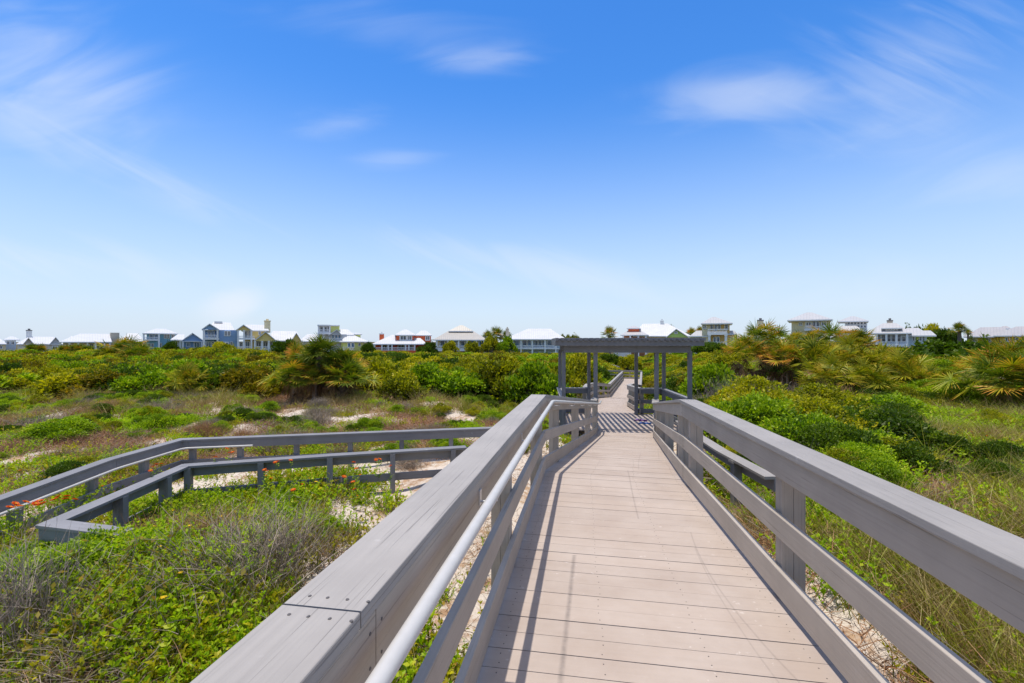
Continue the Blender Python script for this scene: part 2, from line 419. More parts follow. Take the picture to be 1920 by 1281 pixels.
def railing(name, label, line, side, posts, cuts=(), paint='grey_paint', cap='cap_paint', mid=True, kick=True, capw=.19, group=None, nails=False, H=.975, post_h=.09, bev=.004, overhang=.02):
    """painted timber railing: cap board, top, middle and kick boards on posts; line is the deck-level inner face"""
    root = thing(name, label, 'railing', (0, 0, 0), 0, group)
    Ltot = length2d(line)
    cs = [0] + sorted(cuts) + [Ltot]
    mb = MB()
    for a, b in zip(cs, cs[1:]):
        sweep(mb, subline(line, a + (.003 if a else 0), b - (.003 if b < Ltot else 0)), side, -overhang, capw - overhang, H - .038, H)
    if nails:
        for c_ in cuts:
            for ds in (-.035, .04):
                p, d = point_at(line, c_ + ds); nx, ny = d.y * side, -d.x * side
                for q in (.0, .05, .1, .145):
                    mb.tube([(p.x + nx * q + d.x * random.uniform(-.006, .006), p.y + ny * q, p.z + H - .002), (p.x + nx * q, p.y + ny * q, p.z + H + .0012)], .0042, 8, .5, 1)
    ob = mb.build('cap_rail', [cap, 'nail'], root, bevel=0)
    if bev:
        md = ob.modifiers.new('round', 'BEVEL'); md.width = bev; md.segments = 2; md.limit_method = 'ANGLE'; md.angle_limit = R(50)
    def plank(nm, z0, z1, off):
        mb = MB(); cc = [0] + sorted(max(.2, c_ + off) for c_ in cuts if c_ + off < Ltot - .2) + [Ltot]
        for a, b in zip(cc, cc[1:]): sweep(mb, subline(line, a + (.002 if a else 0), b - (.002 if b < Ltot else 0)), side, 0, .038, z0, z1)
        if nails:
            for c_ in cc[1:-1]:
                for ds in (-.03, .03):
                    p, d = point_at(line, c_ + ds); nx, ny = d.y * side, -d.x * side
                    for k in (.25, .75):
                        z = p.z + z0 + (z1 - z0) * k
                        mb.tube([(p.x + nx * .004, p.y + ny * .004, z), (p.x - nx * .0015, p.y - ny * .0015, z)], .004, 8, .5, 1)
        o_ = mb.build(nm, [paint, 'nail'], root)
        if bev:
            md = o_.modifiers.new('round', 'BEVEL'); md.width = bev * .8; md.segments = 2; md.limit_method = 'ANGLE'; md.angle_limit = R(50)
        return o_
    plank('top_rail', H - .20, H - .0395, .08)
    if mid: plank('middle_rail', .405, .54, .0)
    if kick: plank('kick_board', .04, .205, .0)
    for s_ in posts:
        p, d = point_at(line, s_); nx, ny = d.y * side, -d.x * side
        b0 = min(ghs(p.x + nx * .1, p.y + ny * .1), p.z) - .25
        zt = p.z + H - .0395
        mb = MB()
        for o0, o1 in ((.0395, .107), (.1095, .177)):
            om = (o0 + o1) / 2
            mb.box((p.x + nx * om, p.y + ny * om, (b0 + zt) / 2), ((o1 - o0) / 2, post_h / 2, (zt - b0) / 2), ((nx, ny, 0), (d.x, d.y, 0), (0, 0, 1)))
        mb.build('post', paint, root)
    return root

def handrail(root, line, side, s0, s1, off, z, brackets, r=.0225):
    ln = subline(line, s0, s1); nr = normals2d(ln, side)
    pts = [(p[0] - n[0] * off, p[1] - n[1] * off, p[2] + z) for p, n in zip(ln, nr)]
    fine = []
    for i, p in enumerate(pts):     # ease the bends
        if 0 < i < len(pts) - 1:
            a, b, c = Vector(pts[i - 1]), Vector(p), Vector(pts[i + 1]); ra = min(.12, (a - b).length * .4); rb = min(.12, (c - b).length * .4)
            A_, B_ = b + (a - b).normalized() * ra, b + (c - b).normalized() * rb
            for k in range(6):
                t = k / 5; fine.append(A_ * (1 - t) ** 2 + b * 2 * t * (1 - t) + B_ * t * t)
        else: fine.append(Vector(p))
    mb = MB(); mb.tube(fine, r, 16); h = mb.build('handrail', 'pipe', root, smooth=True)
    for s_ in brackets:
        p, d = point_at(line, s_); nx, ny = d.y * side, -d.x * side
        mb = MB()
        q = Vector((p.x, p.y, p.z + z)); n = Vector((nx, ny, 0))
        mb.box(q - n * .003 + Vector((0, 0, -.035)), (.003, .02, .035), (n, d, (0, 0, 1)))
        mb.tube([q - n * .002 + Vector((0, 0, -.055)), q - n * off * .6 + Vector((0, 0, -.055)), q - n * off + Vector((0, 0, -.045)), q - n * off + Vector((0, 0, -r * .8))], .0065, 8)
        mb.build('bracket', 'bracket', h)
    return h

# ------------------------------------------------------------------ main walk
def zdeck(y): return -.017 * (y - 2.1)
L0 = lambda y: (-.159 + .161 * (y - 2.1), y, zdeck(y))
R0 = lambda y: (1.546 + .142 * (y - 2.1), y, zdeck(y + .26))
PZ = -1.12
left_line = [L0(-1.5), L0(5.75), (.43 + .272 * 6.2, 11.95, -.93), (.43 + .272 * 7.4, 13.15, PZ + .02), (2.66, 14.0, PZ)]
right_line = [R0(-1.8), R0(5.4), (2.015 + .263 * 6.2, 11.6, -.93), (2.015 + .263 * 7.4, 12.8, PZ + .02), (4.30, 13.85, PZ)]
left_line = warp(left_line); right_line = warp(right_line)
sl = lambda y: s_of_y(left_line, y)
sr = lambda y: s_of_y(right_line, y)
lr = railing('railing', 'grey timber railing with a pale metal handrail on the left of the near boardwalk', left_line, -1,
             [sl(y) for y in (-.95, 1.02, 3.3, 5.62, 6.9, 9.3, 11.7, 13.9)], cuts=[sl(1.0), sl(5.75)], nails=True, H=.99, overhang=.003)
handrail(lr, left_line, -1, .3, length2d(left_line) - .12, .084, .905, [sl(y) for y in (-.7, .72, 2.14, 3.56, 4.97, 6.3, 7.8, 9.3, 10.8, 12.3, 13.5)])
railing('railing', 'grey timber railing without a handrail on the right of the near boardwalk', right_line, 1,
        [sr(y) for y in (-1.2, .6, 2.9, 5.2, 6.25, 8.5, 10.2, 11.8, 13.75)], cuts=[sr(5.32), sr(6.6)], nails=True, H=.975, overhang=.03)

# deck boards ruled between the two edges
deck = MB()
def boards(la, lb, n, over=.06, th=.036, gap=.006, mb=deck, screws=False):
    """la, lb: matching polylines (left, right), boards spaced evenly; n given per segment"""
    for i in range(len(la) - 1):
        A0, A1, B0, B1 = (Vector(q) for q in (la[i], la[i + 1], lb[i], lb[i + 1]))
        k = n[i]
        for j in range(k):
            t0, t1 = j / k, (j + 1) / k
            a0, a1, b0, b1 = A0.lerp(A1, t0), A0.lerp(A1, t1), B0.lerp(B1, t0), B0.lerp(B1, t1)
            ga = (a1 - a0).normalized() * random.choice((gap * .28, gap * .36, gap * .62)); gb = (b1 - b0).normalized() * ga.length
            a0 += ga; b0 += gb; a1 -= (a1 - a0).normalized() * gap * .3; b1 -= (b1 - b0).normalized() * gap * .3
            e = (b0 - a0).normalized(); ex0, ex1 = over + random.uniform(-.008, .008), over + random.uniform(-.008, .008)
            a0 -= e * ex0; a1 -= e * ex0; b0 += e * ex1; b1 += e * ex1
            dz = random.uniform(-.0012, .0012); up = Vector((0, 0, dz)); dn = Vector((0, 0, dz - th)); tl = Vector((0, 0, random.uniform(-.0008, .0008)))
            w = (a1 - a0).length
            ringA = [a0 + dn, a0 + up, a1 + up + tl, a1 + dn]; ringB = [b0 + dn, b0 + up, b1 + up + tl, b1 + dn]
            u0 = random.random() * 50; v0 = random.random() * 20
            if screws and a0.y < 7.5:
                for f_ in (.085, .36, .64, .915):
                    for q in (.24, .76):
                        c_ = a0.lerp(b0, f_).lerp(a1.lerp(b1, f_), q) + up + Vector((random.uniform(-.006, .006), random.uniform(-.004, .004), 0))
                        mb.tube([c_ + Vector((0, 0, -.003)), c_ + Vector((0, 0, .0009))], .0034, 7, .5, 1)
            mb.quadgrid([ringA, ringB], ([u0, u0 + (b0 - a0).length], [v0, v0 + th, v0 + th + w, v0 + 2 * th + w, v0 + 2 * th + 2 * w]), random.random())
left_ramp = [(.43 + .272 * 6.2, 11.95, -.93), (.43 + .272 * 7.4, 13.15, PZ + .02), (2.66, 14.0, PZ)]
right_ramp = [(2.015 + .263 * 6.2, 11.6, -.93), (2.015 + .263 * 7.4, 12.8, PZ + .02), (4.30, 13.85, PZ)]
la = [L0(-1.4), L0(2.1), L0(5.75)] + left_ramp
lb = [R0(-1.4 - .24), R0(2.1 - .26), R0(5.4)] + right_ramp
boards(la, lb, [24, 25, 44, 8, 6], over=.10, screws=True)
# pergola floor (full width) and the walk beyond
PF = [Vector((1.52, 14.12, PZ)), Vector((5.50, 13.86, PZ)), Vector((5.76, 17.0, PZ)), Vector((1.74, 17.26, PZ))]
boards([PF[0], PF[3]], [PF[1], PF[2]], [21], over=.0)
wl = [(2.92, 17.20, PZ), (3.9, 21.4, -1.37), (5.29, 28, -1.9), (7.4, 34, -2.55), (12.8, 52, -2.8), (13.4, 54, -2.8)]
wr = [(4.66, 17.08, PZ), (5.20, 20.9, -1.37), (7.05, 27.4, -1.9), (9.2, 33.3, -2.55), (14.5, 51.4, -2.8), (15.1, 53.4, -2.8)]
boards(wl, wr, [29, 46, 46, 128, 14], over=.08)
dk = deck.build('boardwalk', ['deck_paint', 'nail']); tag(dk, 'beige painted plank boardwalk running from the foreground to the dunes', 'boardwalk', kind='structure')
# joists under the walk
mb = MB()
for ln, sgn in ((left_line, 1), (right_line, -1)):
    l2 = [(p[0] + sgn * .0, p[1], p[2] - .04) for p in ln]
    for o_ in (.05, .55):
        sweep(mb, l2, 1 if sgn > 0 else -1, o_, o_ + .04, -.19, -.002)
for ln, sgn in ((wl, 1), (wr, -1)):
    sweep(mb, [(p[0], p[1], p[2] - .04) for p in ln], 1 if sgn > 0 else -1, .1, .14, -.19, -.002)
tag(mb.build('boardwalk_joists', 'joist'), 'dark timber joists carrying the beige boardwalk', 'joists', kind='structure')

# railings beyond the pergola
def along(line): return length2d(line)
lfar = [(2.86, 17.4, PZ), (3.62, 21.4, -1.37), (5.21, 28, -1.9), (7.32, 34, -2.55), (12.75, 52.2, -2.8)]
railing('railing', 'pale sunlit railing on the left of the walkway curving away beyond the pergola', lfar, -1, list(np.linspace(.3, along(lfar) - .2, 16)), bev=0)
rfar = [(4.74, 16.92, PZ), (5.28, 20.9, -1.37), (7.15, 27.4, -1.9), (9.3, 33.3, -2.55), (14.6, 51.6, -2.8)]
railing('railing', 'railing with three boards on the right of the walkway just past the pergola', rfar, 1, list(np.linspace(.2, along(rfar) - .2, 16)), bev=0)
endl = [(11.3, 54.35, -2.8), (15.3, 53.5, -2.8)]
railing('railing', 'short pale railing across the far end of the walkway', endl, -1, [.1, 1.4, 2.7, 3.9], bev=0)
upl = [at(1120, 676, 84), at(1138, 681, 80), at(1162, 688, 76)]
upl = [(p[0], p[1], p[2] - .95) for p in upl]
railing('railing', 'thin far railing climbing the green slope seen under the pergola roof', upl, 1, [.1, 2.2, 4.2, 6.2], bev=0)

# ------------------------------------------------------------------ pergola
pg = thing('pergola', 'open grey timber pergola with a slatted roof standing over the boardwalk', 'pergola', (3.6, 15.6, PZ))
PX = lambda v: (v[0] - 3.6, v[1] - 15.6, v[2] - PZ)
front = [(1.60, 14.10), (2.58, 14.06), (4.42, 13.93), (5.41, 13.85)]
back = [(1.80, 17.10), (2.88, 17.05), (4.62, 16.93), (5.62, 16.85)]
fx = Vector((1, -.062, 0)).normalized(); fy = Vector((.073, 1, 0)).normalized()
for (x, y) in front + back:
    mb = MB(); w = .058
    b0 = ghs(x, y) - PZ - .3
    mb.box((x - 3.6, y - 15.6, (b0 + 2.42) / 2), (w, w, (2.42 - b0) / 2), (fx, (-fx.y, fx.x, 0), (0, 0, 1)))
    mb.build('post', 'pergola_paint', pg, bevel=.006)
for row in (front, back):
    a, b = Vector((*row[0], 0)), Vector((*row[-1], 0))
    mb = MB(); dd = (b - a).normalized()
    for s_ in (-.088, .088):
        nrm = Vector((-dd.y, dd.x, 0)) * s_
        p, q = a - dd * .0 + nrm, b + dd * .0 + nrm
        mb.bar(PX((p.x, p.y, 1.365)), PX((q.x, q.y, 1.365)), .055, .21)
    mb.build('beam', 'pergola_paint', pg, bevel=.005)
fcx = []
for (cx, cy, sy) in ((3.50, 13.62, 0), (3.72, 17.45, 0)):
    mb = MB(); p = Vector((cx, cy, 1.545)) - fx * 2.2; q = Vector((cx, cy, 1.545)) + fx * 2.2
    mb.bar(PX(p), PX(q), .045, .145); mb.build('fascia', 'pergola_paint', pg, bevel=.004)
for sgn in (-1, 1):
    mb = MB(); p = Vector((3.50, 13.65, 1.545)) + fx * 2.175 * sgn; q = Vector((3.72, 17.42, 1.545)) + fx * 2.175 * sgn
    mb.bar(PX(p), PX(q), .045, .14); mb.build('fascia', 'pergola_paint', pg, bevel=.004)
mb = MB()
for i in range(26):
    k = -2.15 + 4.3 * i / 25
    p = Vector((3.50, 13.50, 1.665)) + fx * k; q = Vector((3.73, 17.56, 1.665)) + fx * k
    mb.bar(PX(p), PX(q), .088, .088)
mb.build('roof_slats', 'pergola_paint', pg, bevel=.004)
mb = MB()
for yk in (14.1, 15.1, 16.1, 17.1):
    cx = 3.5 + .06 * (yk - 13.6); p = Vector((cx, yk, 1.545)) - fx * 2.15; q = Vector((cx, yk, 1.545)) + fx * 2.15
    mb.bar(PX(p), PX(q), .045, .14)
mb.build('purlins', 'pergola_paint', pg)
bl = [(1.66, 14.0, PZ), (1.86, 17.16, PZ), (2.86, 17.10, PZ)]
railing('railing', 'low dark railing closing the left bay of the pergola', bl, -1, [.25, 1.7], bev=0, paint='pergola_paint')
br = [(5.36, 13.9, PZ), (5.56, 16.95, PZ), (4.66, 17.0, PZ)]
railing('railing', 'dark railing with a pale cap closing the right bay of the pergola', br, 1, [.25, 1.7], bev=0, paint='pergola_paint')

# ------------------------------------------------------------------ buried side ramp on the left
oz = -1.36
outer = [(-.3, 10.55, oz), (-3.6, 9.9, oz), (-6.72, 9.27, oz - .0), (-6.86, 7.8, oz - .02), (-6.62, 5.6, oz - .06), (-6.4, 3.2, oz - .1)]
orl = railing('railing', 'outer dark grey railing of the half buried side ramp left of the boardwalk', outer, 1,
        [.3, 1.1, 2.2, 3.3, 4.4, 5.5, 6.4, 7.3, 8.3, 9.6, 10.9, 12.2], cuts=[6.36, 7.86], paint='old_paint', cap='old_paint', H=.96)
handrail(orl, outer, 1, 5.2, length2d(outer) - .05, .09, .80, [5.4, 6.9, 8.3, 9.7, 11], r=.02)
inner = [(-.9, 8.75, oz), (-3.2, 8.12, oz), (-5.37, 7.43, oz), (-5.33, 5.12, oz - .06), (-4.25, 4.93, oz - .09)]
railing('railing', 'inner dark grey railing of the side ramp ending in a corner among the brush', inner, -1,
        [.25, 1.35, 2.42, 3.5, 4.55, 5.2, 6.0, 6.9], cuts=[4.66], paint='old_paint', cap='old_paint', H=.96, kick=True)
rampd = MB()
boards([(-.6, 10.5, oz), (-6.6, 9.2, oz)], [(-1.1, 8.8, oz), (-5.4, 7.5, oz)], [40], over=.02, mb=rampd)
boards([(-6.75, 9.1, oz - .002), (-6.5, 3.2, oz - .1)], [(-5.4, 7.4, oz - .002), (-5.3, 3.2, oz - .1)], [38], over=.0, mb=rampd)
tag(rampd.build('side_ramp', 'deck_paint'), 'half buried plank ramp between the dark railings on the left', 'ramp', kind='structure')

# low old rail right of the walk
lowl = [(3.62, 9.6, -.62), (3.44, 8.3, -.64), (3.38, 7.2, -.66), (3.44, 5.9, -.70)]
railing('railing', 'low old rail with a square capped post just outside the right railing', lowl, 1, [.2, 1.2], paint='old_paint', cap='cap_paint', mid=False, kick=False, H=.55)
mb = MB(); px_, py_ = 3.31, 6.72; zt = -.155
lp = thing('short_post', 'short square post with a flat cap beside the low old rail', 'post', (px_, py_, -1.1))
mb.box((0, 0, .45), (.06, .06, .46)); mb.build('shaft', 'old_paint', lp, bevel=.004)
mb = MB(); mb.box((0, 0, .932), (.082, .082, .022)); mb.build('post_cap', 'cap_paint', lp, bevel=.004)

# flip-flops left on the pergola floor
mat_plain('purple_rubber', (.16, .02, .20), .45, 0, .5, .15, 30)
mat_plain('blue_rubber', (.02, .14, .40), .45, 0, .5, .15, 30)
mat_plain('strap_pale', (.55, .45, .65), .4)
def sandal(mat, label, x, y, rz, group):
    o = thing('flip_flop', label, 'flip-flop', (x, y, PZ + .003), rz, group)
    n = 22; prof = []
    for i in range(n):
        a = 6.28318 * i / n; yy = math.sin(a) * .14; xx = math.cos(a) * (.048 + .010 * math.sin(a)) - .012 * math.sin(a) ** 2 * (1 if math.cos(a) > 0 else -.2)
        prof.append((xx, yy))
    mb = MB(); rings = [[(a * .96, b * .97, 0) for a, b in prof], [(a, b, .008) for a, b in prof], [(a, b, .022 + .02 * max(0, -b) / .14) for a, b in prof], [(a * .93, b * .95, .026 + .02 * max(0, -b) / .14) for a, b in prof]]
    mb.quadgrid(rings, ([0, .01, .02, .03], [i / n for i in range(n + 1)])); mb.build('sole', mat, o)
    mb = MB()
    for sg in (-1, 1):
        mb.tube([(0, .075, .03), (sg * .018, .05, .055), (sg * .04, .005, .055), (sg * .046, -.035, .03)], [.006, .008, .009, .008], 8)
    mb.build('strap', 'strap_pale', o, smooth=True)
for i, (dx, dy, rz) in enumerate(((0, 0, 1.2), (-.17, .07, 1.75))):
    sandal('purple_rubber', ('purple flip-flop against the right rail, nearer of the purple pair', 'purple flip-flop lying farther out from the rail on the pergola floor')[i], 4.50 + dx, 15.60 + dy, rz, 'purple flip-flops')
    sandal('blue_rubber', ('blue flip-flop against the right rail post below the purple pair', 'blue flip-flop lying beside the other blue one toward the floor centre')[i], 4.46 + dx, 15.02 + dy, rz + .3, 'blue flip-flops')
# ------------------------------------------------------------------ foliage meshes (numpy)
def np_mesh(me, V, Q, tint=None):
    me.vertices.add(len(V)); me.vertices.foreach_set('co', np.ascontiguousarray(V, np.float32).ravel())
    me.loops.add(Q.size); me.loops.foreach_set('vertex_index', np.ascontiguousarray(Q, np.int32).ravel())
    me.polygons.add(len(Q)); me.polygons.foreach_set('loop_start', np.arange(0, Q.size, Q.shape[1], dtype=np.int32))
    if tint is not None:
        a = me.attributes.new('tint', 'FLOAT', 'POINT'); a.data.foreach_set('value', tint.astype(np.float32))
    me.update(calc_edges=True)

def unit(a): return a / np.maximum(np.linalg.norm(a, axis=-1, keepdims=True), 1e-9)

class NB:
    """collects quads with a per-vertex tint and a material slot"""
    def __init__(s): s.V = []; s.Q = []; s.T = []; s.M = []; s.n = 0
    def add(s, V, Q, T, m=0):
        s.V.append(V); s.Q.append(Q + s.n); s.T.append(T); s.M.append(np.full(len(Q), m, np.int32)); s.n += len(V)
    def leaves(s, P, D, N, L, W, T, m=0, fold=.18):
        """diamond leaves: base P, along D, face normal about N"""
        n = len(P); D = unit(D); B = unit(np.cross(D, N)); N2 = np.cross(B, D)
        L = np.broadcast_to(L, n)[:, None]; W = np.broadcast_to(W, n)[:, None]
        mid = P + D * L * .45
        V = np.stack([P, mid + B * W / 2 + N2 * W * fold, P + D * L, mid - B * W / 2 + N2 * W * fold], 1).reshape(-1, 3)
        s.add(V, np.arange(4 * n).reshape(n, 4), np.repeat(T, 4), m)
    def strands(s, P, D, L, W, bend, T0, T1, k=3, m=0, prof='grass', side=None):
        """tapering strips that bend: P + D L t + bend t^2"""
        n = len(P); D = unit(D); L = np.broadcast_to(L, n)[:, None]; W = np.broadcast_to(W, n)[:, None]
        if side is None: side = unit(np.cross(D, unit(RNG.normal(size=(n, 3)))))
        Vs = []; Ts = []
        for i in range(k + 1):
            t = i / k
            c = P + D * L * t + bend * t * t
            w = {'grass': max(.04, 1 - t) ** .7, 'blade': max(.05, math.sin(math.pi * (.12 + .86 * t))), 'twig': 1 - .75 * t}[prof]
            Vs.append(c - side * W * w / 2); Vs.append(c + side * W * w / 2)
            tt = T0 + (T1 - T0) * t; Ts += [tt, tt]
        V = np.stack(Vs, 1).reshape(-1, 3); T = np.stack([np.broadcast_to(t, n) for t in Ts], 1).reshape(-1)
        base = (np.arange(n) * 2 * (k + 1))[:, None, None]
        q = np.array([[2 * i, 2 * i + 1, 2 * i + 3, 2 * i + 2] for i in range(k)])[None]
        s.add(V, (base + q).reshape(-1, 4), T, m)
    def mesh(s, name, mats):
        me = bpy.data.meshes.new(name); np_mesh(me, np.concatenate(s.V), np.concatenate(s.Q), np.concatenate(s.T))
        for m in mats: me.materials.append(MAT[m])
        me.polygons.foreach_set('material_index', np.concatenate(s.M)); me.update()
        return me

def rsph(n): return unit(RNG.normal(size=(n, 3)))
def rup(n, k=.6):
    v = rsph(n); v[:, 2] = np.abs(v[:, 2]) + k; return unit(v)

# leaf colours (tint 0 .. 1)
mat_leaf('leaf_olive', [(0, (.05, .065, .004)), (.35, (.20, .22, .005)), (.65, (.41, .385, .007)), (1, (.58, .48, .02))])
mat_leaf('leaf_bright', [(0, (.045, .10, .004)), (.4, (.19, .31, .006)), (.75, (.39, .50, .010)), (1, (.60, .60, .03))])
mat_leaf('leaf_herb', [(0, (.075, .16, .004)), (.4, (.22, .38, .006)), (.75, (.42, .55, .012)), (1, (.66, .62, .05))], transl=.5, gloss=.015)
mat_leaf('leaf_dark', [(0, (.025, .055, .004)), (.5, (.07, .125, .006)), (1, (.15, .21, .010))])
mat_leaf('leaf_rust', [(0, (.06, .065, .005)), (.4, (.16, .145, .006)), (.7, (.28, .20, .009)), (1, (.38, .21, .02))])
mat_leaf('leaf_yellow', [(0, (.20, .18, .008)), (.5, (.42, .32, .01)), (1, (.60, .38, .02))])
mat_leaf('frond', [(0, (.04, .075, .005)), (.4, (.13, .19, .007)), (.66, (.30, .29, .010)), (.84, (.55, .30, .03)), (1, (.62, .25, .05))], transl=.3, gloss=.03, rough=.5)
mat_leaf('frond_yellow', [(0, (.055, .085, .005)), (.35, (.17, .20, .007)), (.62, (.38, .34, .012)), (.9, (.52, .32, .03)), (1, (.55, .25, .04))], transl=.3, gloss=.03, rough=.5)
mat_leaf('dead_frond', [(0, (.06, .032, .015)), (.5, (.17, .09, .04)), (1, (.38, .22, .10))], transl=.12, gloss=.02)
mat_leaf('grass_green', [(0, (.07, .10, .006)), (.5, (.21, .235, .010)), (1, (.42, .36, .05))], transl=.25)
mat_leaf('grass_tan', [(0, (.15, .105, .03)), (.5, (.34, .25, .09)), (1, (.52, .41, .21))], transl=.2)
mat_leaf('twig_grey', [(0, (.13, .10, .075)), (.5, (.27, .215, .165)), (1, (.46, .385, .31))], transl=0, gloss=.0)
mat_leaf('twig_brown', [(0, (.14, .07, .038)), (.5, (.33, .175, .09)), (1, (.52, .32, .17))], transl=0, gloss=.0)
mat_leaf('petal_orange', [(0, (.55, .06, .005)), (.5, (.75, .11, .01)), (1, (.8, .2, .02))], transl=.3)
mat_leaf('petal_yellow', [(0, (.7, .42, .01)), (1, (.8, .55, .03))], transl=.3)
mat_leaf('petal_white', [(0, (.6, .6, .52)), (1, (.75, .75, .68))], transl=.3)
mat_plain('bark', (.12, .10, .085), .95, 0, .1, .35, 9)
mat_plain('palm_bark', (.16, .125, .10), .95, 0, .1, .35, 12)

def shrub_mesh(name, leaf, nlobe=9, nleaf=5200, size=.10, seed=0, flat=.75, twig=True, spread=1.0, aspect=.55):
    """rounded shrub, radius about 1, height about 1: leaf clumps on overlapping lobes of uneven height, stray shoots, bare stems in the gaps"""
    r = np.random.default_rng(seed); b = NB(); nlobe = int(nlobe * 1.7)
    cs = []; rs = []
    for i in range(nlobe):
        a = r.uniform(0, 6.283); d = spread * math.sqrt(r.uniform(0, 1)) * .76
        rad = r.uniform(.15, .38); z = max(.10, (1 - d ** 2) * flat * r.uniform(.55, 1.12) - rad * .5)
        cs.append((d * math.cos(a), d * math.sin(a), z)); rs.append(rad)
    cs = np.array(cs); rs = np.array(rs)
    w = rs ** 2 / (rs ** 2).sum(); k = r.choice(nlobe, nleaf, p=w); nt_ = nlobe * 22
    tips = unit(r.normal(size=(nt_, 3))); tk = r.integers(0, nt_, nleaf)
    n = unit(r.normal(size=(nleaf, 3)) * .38 + tips[tk] * 1.0); n[:, 2] = np.where(n[:, 2] < -.3, -n[:, 2], n[:, 2])
    dep = 1 - np.abs(r.normal(0, .16, nleaf)) + r.uniform(-.05, .24, nt_)[tk]
    P = cs[k] + n * (rs[k] * dep)[:, None] * np.array([1.12, 1.12, .95])
    P[:, 2] = np.maximum(P[:, 2], .02)
    lob = r.uniform(-.20, .20, nlobe)[k] + r.uniform(-.18, .18, nt_)[tk]
    T = np.clip(.40 + lob + r.normal(0, .14, nleaf) + .16 * (P[:, 2] - .4), 0, 1)
    D = unit(n + r.normal(0, .6, (nleaf, 3)) + np.array([0, 0, .35])); N = unit(np.array([0, 0, 1.0]) + .6 * n + r.normal(0, .45, (nleaf, 3)))
    sz = size * r.uniform(.6, 1.4, nleaf)
    b.leaves(P, D, N, sz, sz * aspect, T)
    ms = 46; e = P[r.integers(0, nleaf, ms)]; d = unit(e * np.array([.5, .5, .2]) + r.normal(0, .25, (ms, 3)) + np.array([0, 0, .8])); Ls = r.uniform(.10, .30, ms)
    b.strands(e, d, Ls, .012, r.normal(0, .03, (ms, 3)), np.full(ms, .3), np.full(ms, .5), 2, 0, 'twig')
    ks = np.repeat(np.arange(ms), 12); q = e[ks] + d[ks] * (Ls[ks] * r.uniform(.2, 1.05, len(ks)))[:, None]; s2 = size * r.uniform(.5, .95, len(ks))
    b.leaves(q, r.normal(size=(len(ks), 3)) + d[ks], np.array([0, 0, 1.0]) + r.normal(0, .5, (len(ks), 3)), s2, s2 * aspect, np.clip(r.normal(.66, .16, len(ks)), 0, 1))
    if twig:
        m = 170; e = P[r.integers(0, nleaf, m)]; base = np.stack([r.normal(0, .18, m), r.normal(0, .18, m), np.zeros(m)], 1)
        d = e * 1.03 - base; L = np.linalg.norm(d, axis=1)
        b.strands(base, d, L, .024, np.stack([np.zeros(m), np.zeros(m), L * -.05], 1), r.uniform(.1, .6, m), r.uniform(.3, .9, m), 3, 1, 'twig')
    return b.mesh(name, [leaf, 'twig_grey'])

def bare_mesh(name, n=420, mat='twig_grey', seed=0, lean=(0, 0), h=1.0, w=.011, leafy=0, leafmat='leaf_olive', wild=.55):
    """leafless brush: many fine curved twigs fanning from a few crowns"""
    r = np.random.default_rng(seed); b = NB()
    c = np.stack([r.normal(0, .28, n), r.normal(0, .28, n), np.zeros(n)], 1)
    d = np.stack([r.normal(lean[0], wild, n), r.normal(lean[1], wild, n), np.full(n, 1.0)], 1)
    L = h * r.uniform(.45, 1.05, n)
    bend = np.stack([r.normal(lean[0] * .3, .18, n), r.normal(lean[1] * .3, .18, n), -r.uniform(0, .25, n)], 1) * L[:, None]
    b.strands(c, d, L, w, bend, r.uniform(0, .6, n), r.uniform(.3, 1, n), 4, 0, 'twig')
    m = n * 2; k = r.integers(0, n, m); t = r.uniform(.3, .95, m)[:, None]   # side twigs
    P = c[k] + unit(d[k]) * L[k][:, None] * t + bend[k] * t * t
    d2 = unit(d[k]) + r.normal(0, .55, (m, 3)); L2 = h * r.uniform(.1, .3, m)
    b.strands(P, d2, L2, w * .6, r.normal(0, .06, (m, 3)), r.uniform(.1, .7, m), r.uniform(.3, 1, m), 2, 0, 'twig')
    if leafy:
        k = r.integers(0, m, leafy); q = P[k] + unit(d2[k]) * (L2[k] * r.uniform(.3, 1, leafy))[:, None]
        sz = r.uniform(.03, .06, leafy)
        b.leaves(q, r.normal(size=(leafy, 3)), np.array([0, 0, 1.0]) + r.normal(0, .5, (leafy, 3)), sz, sz * .5, r.uniform(.1, .9, leafy), 1)
    return b.mesh(name, [mat, leafmat])

def fan(b, r, H, A, Nn, size, nb, t0, m=0, droop=.25, spread=1.9, w=.05):
    """one fan-shaped palm leaf at H pointing along A"""
    A = unit(A); S = unit(np.cross(A, Nn)); N2 = np.cross(S, A)
    th = np.linspace(-spread, spread, nb) + r.normal(0, .04, nb)
    D = np.cos(th)[:, None] * A + np.sin(th)[:, None] * S + .14 * np.abs(np.sin(th * .5))[:, None] * N2 + r.normal(0, .04, (nb, 3))
    L = size * (.72 + .28 * np.cos(th * .6)) * r.uniform(.85, 1.08, nb)
    side = unit(np.cross(unit(D), np.broadcast_to(N2, D.shape) + r.normal(0, .35, (nb, 3))))
    bend = np.array([0, 0, -1.0]) * (droop * L * r.uniform(.5, 1.6, nb))[:, None] + r.normal(0, .03, (nb, 3)) * size
    b.strands(np.repeat(H[None], nb, 0), D, L, w * size, bend, np.clip(t0 + r.normal(0, .06, nb), 0, 1), np.clip(t0 + .38 + r.normal(0, .16, nb), 0, 1), 4, m, 'blade', side)

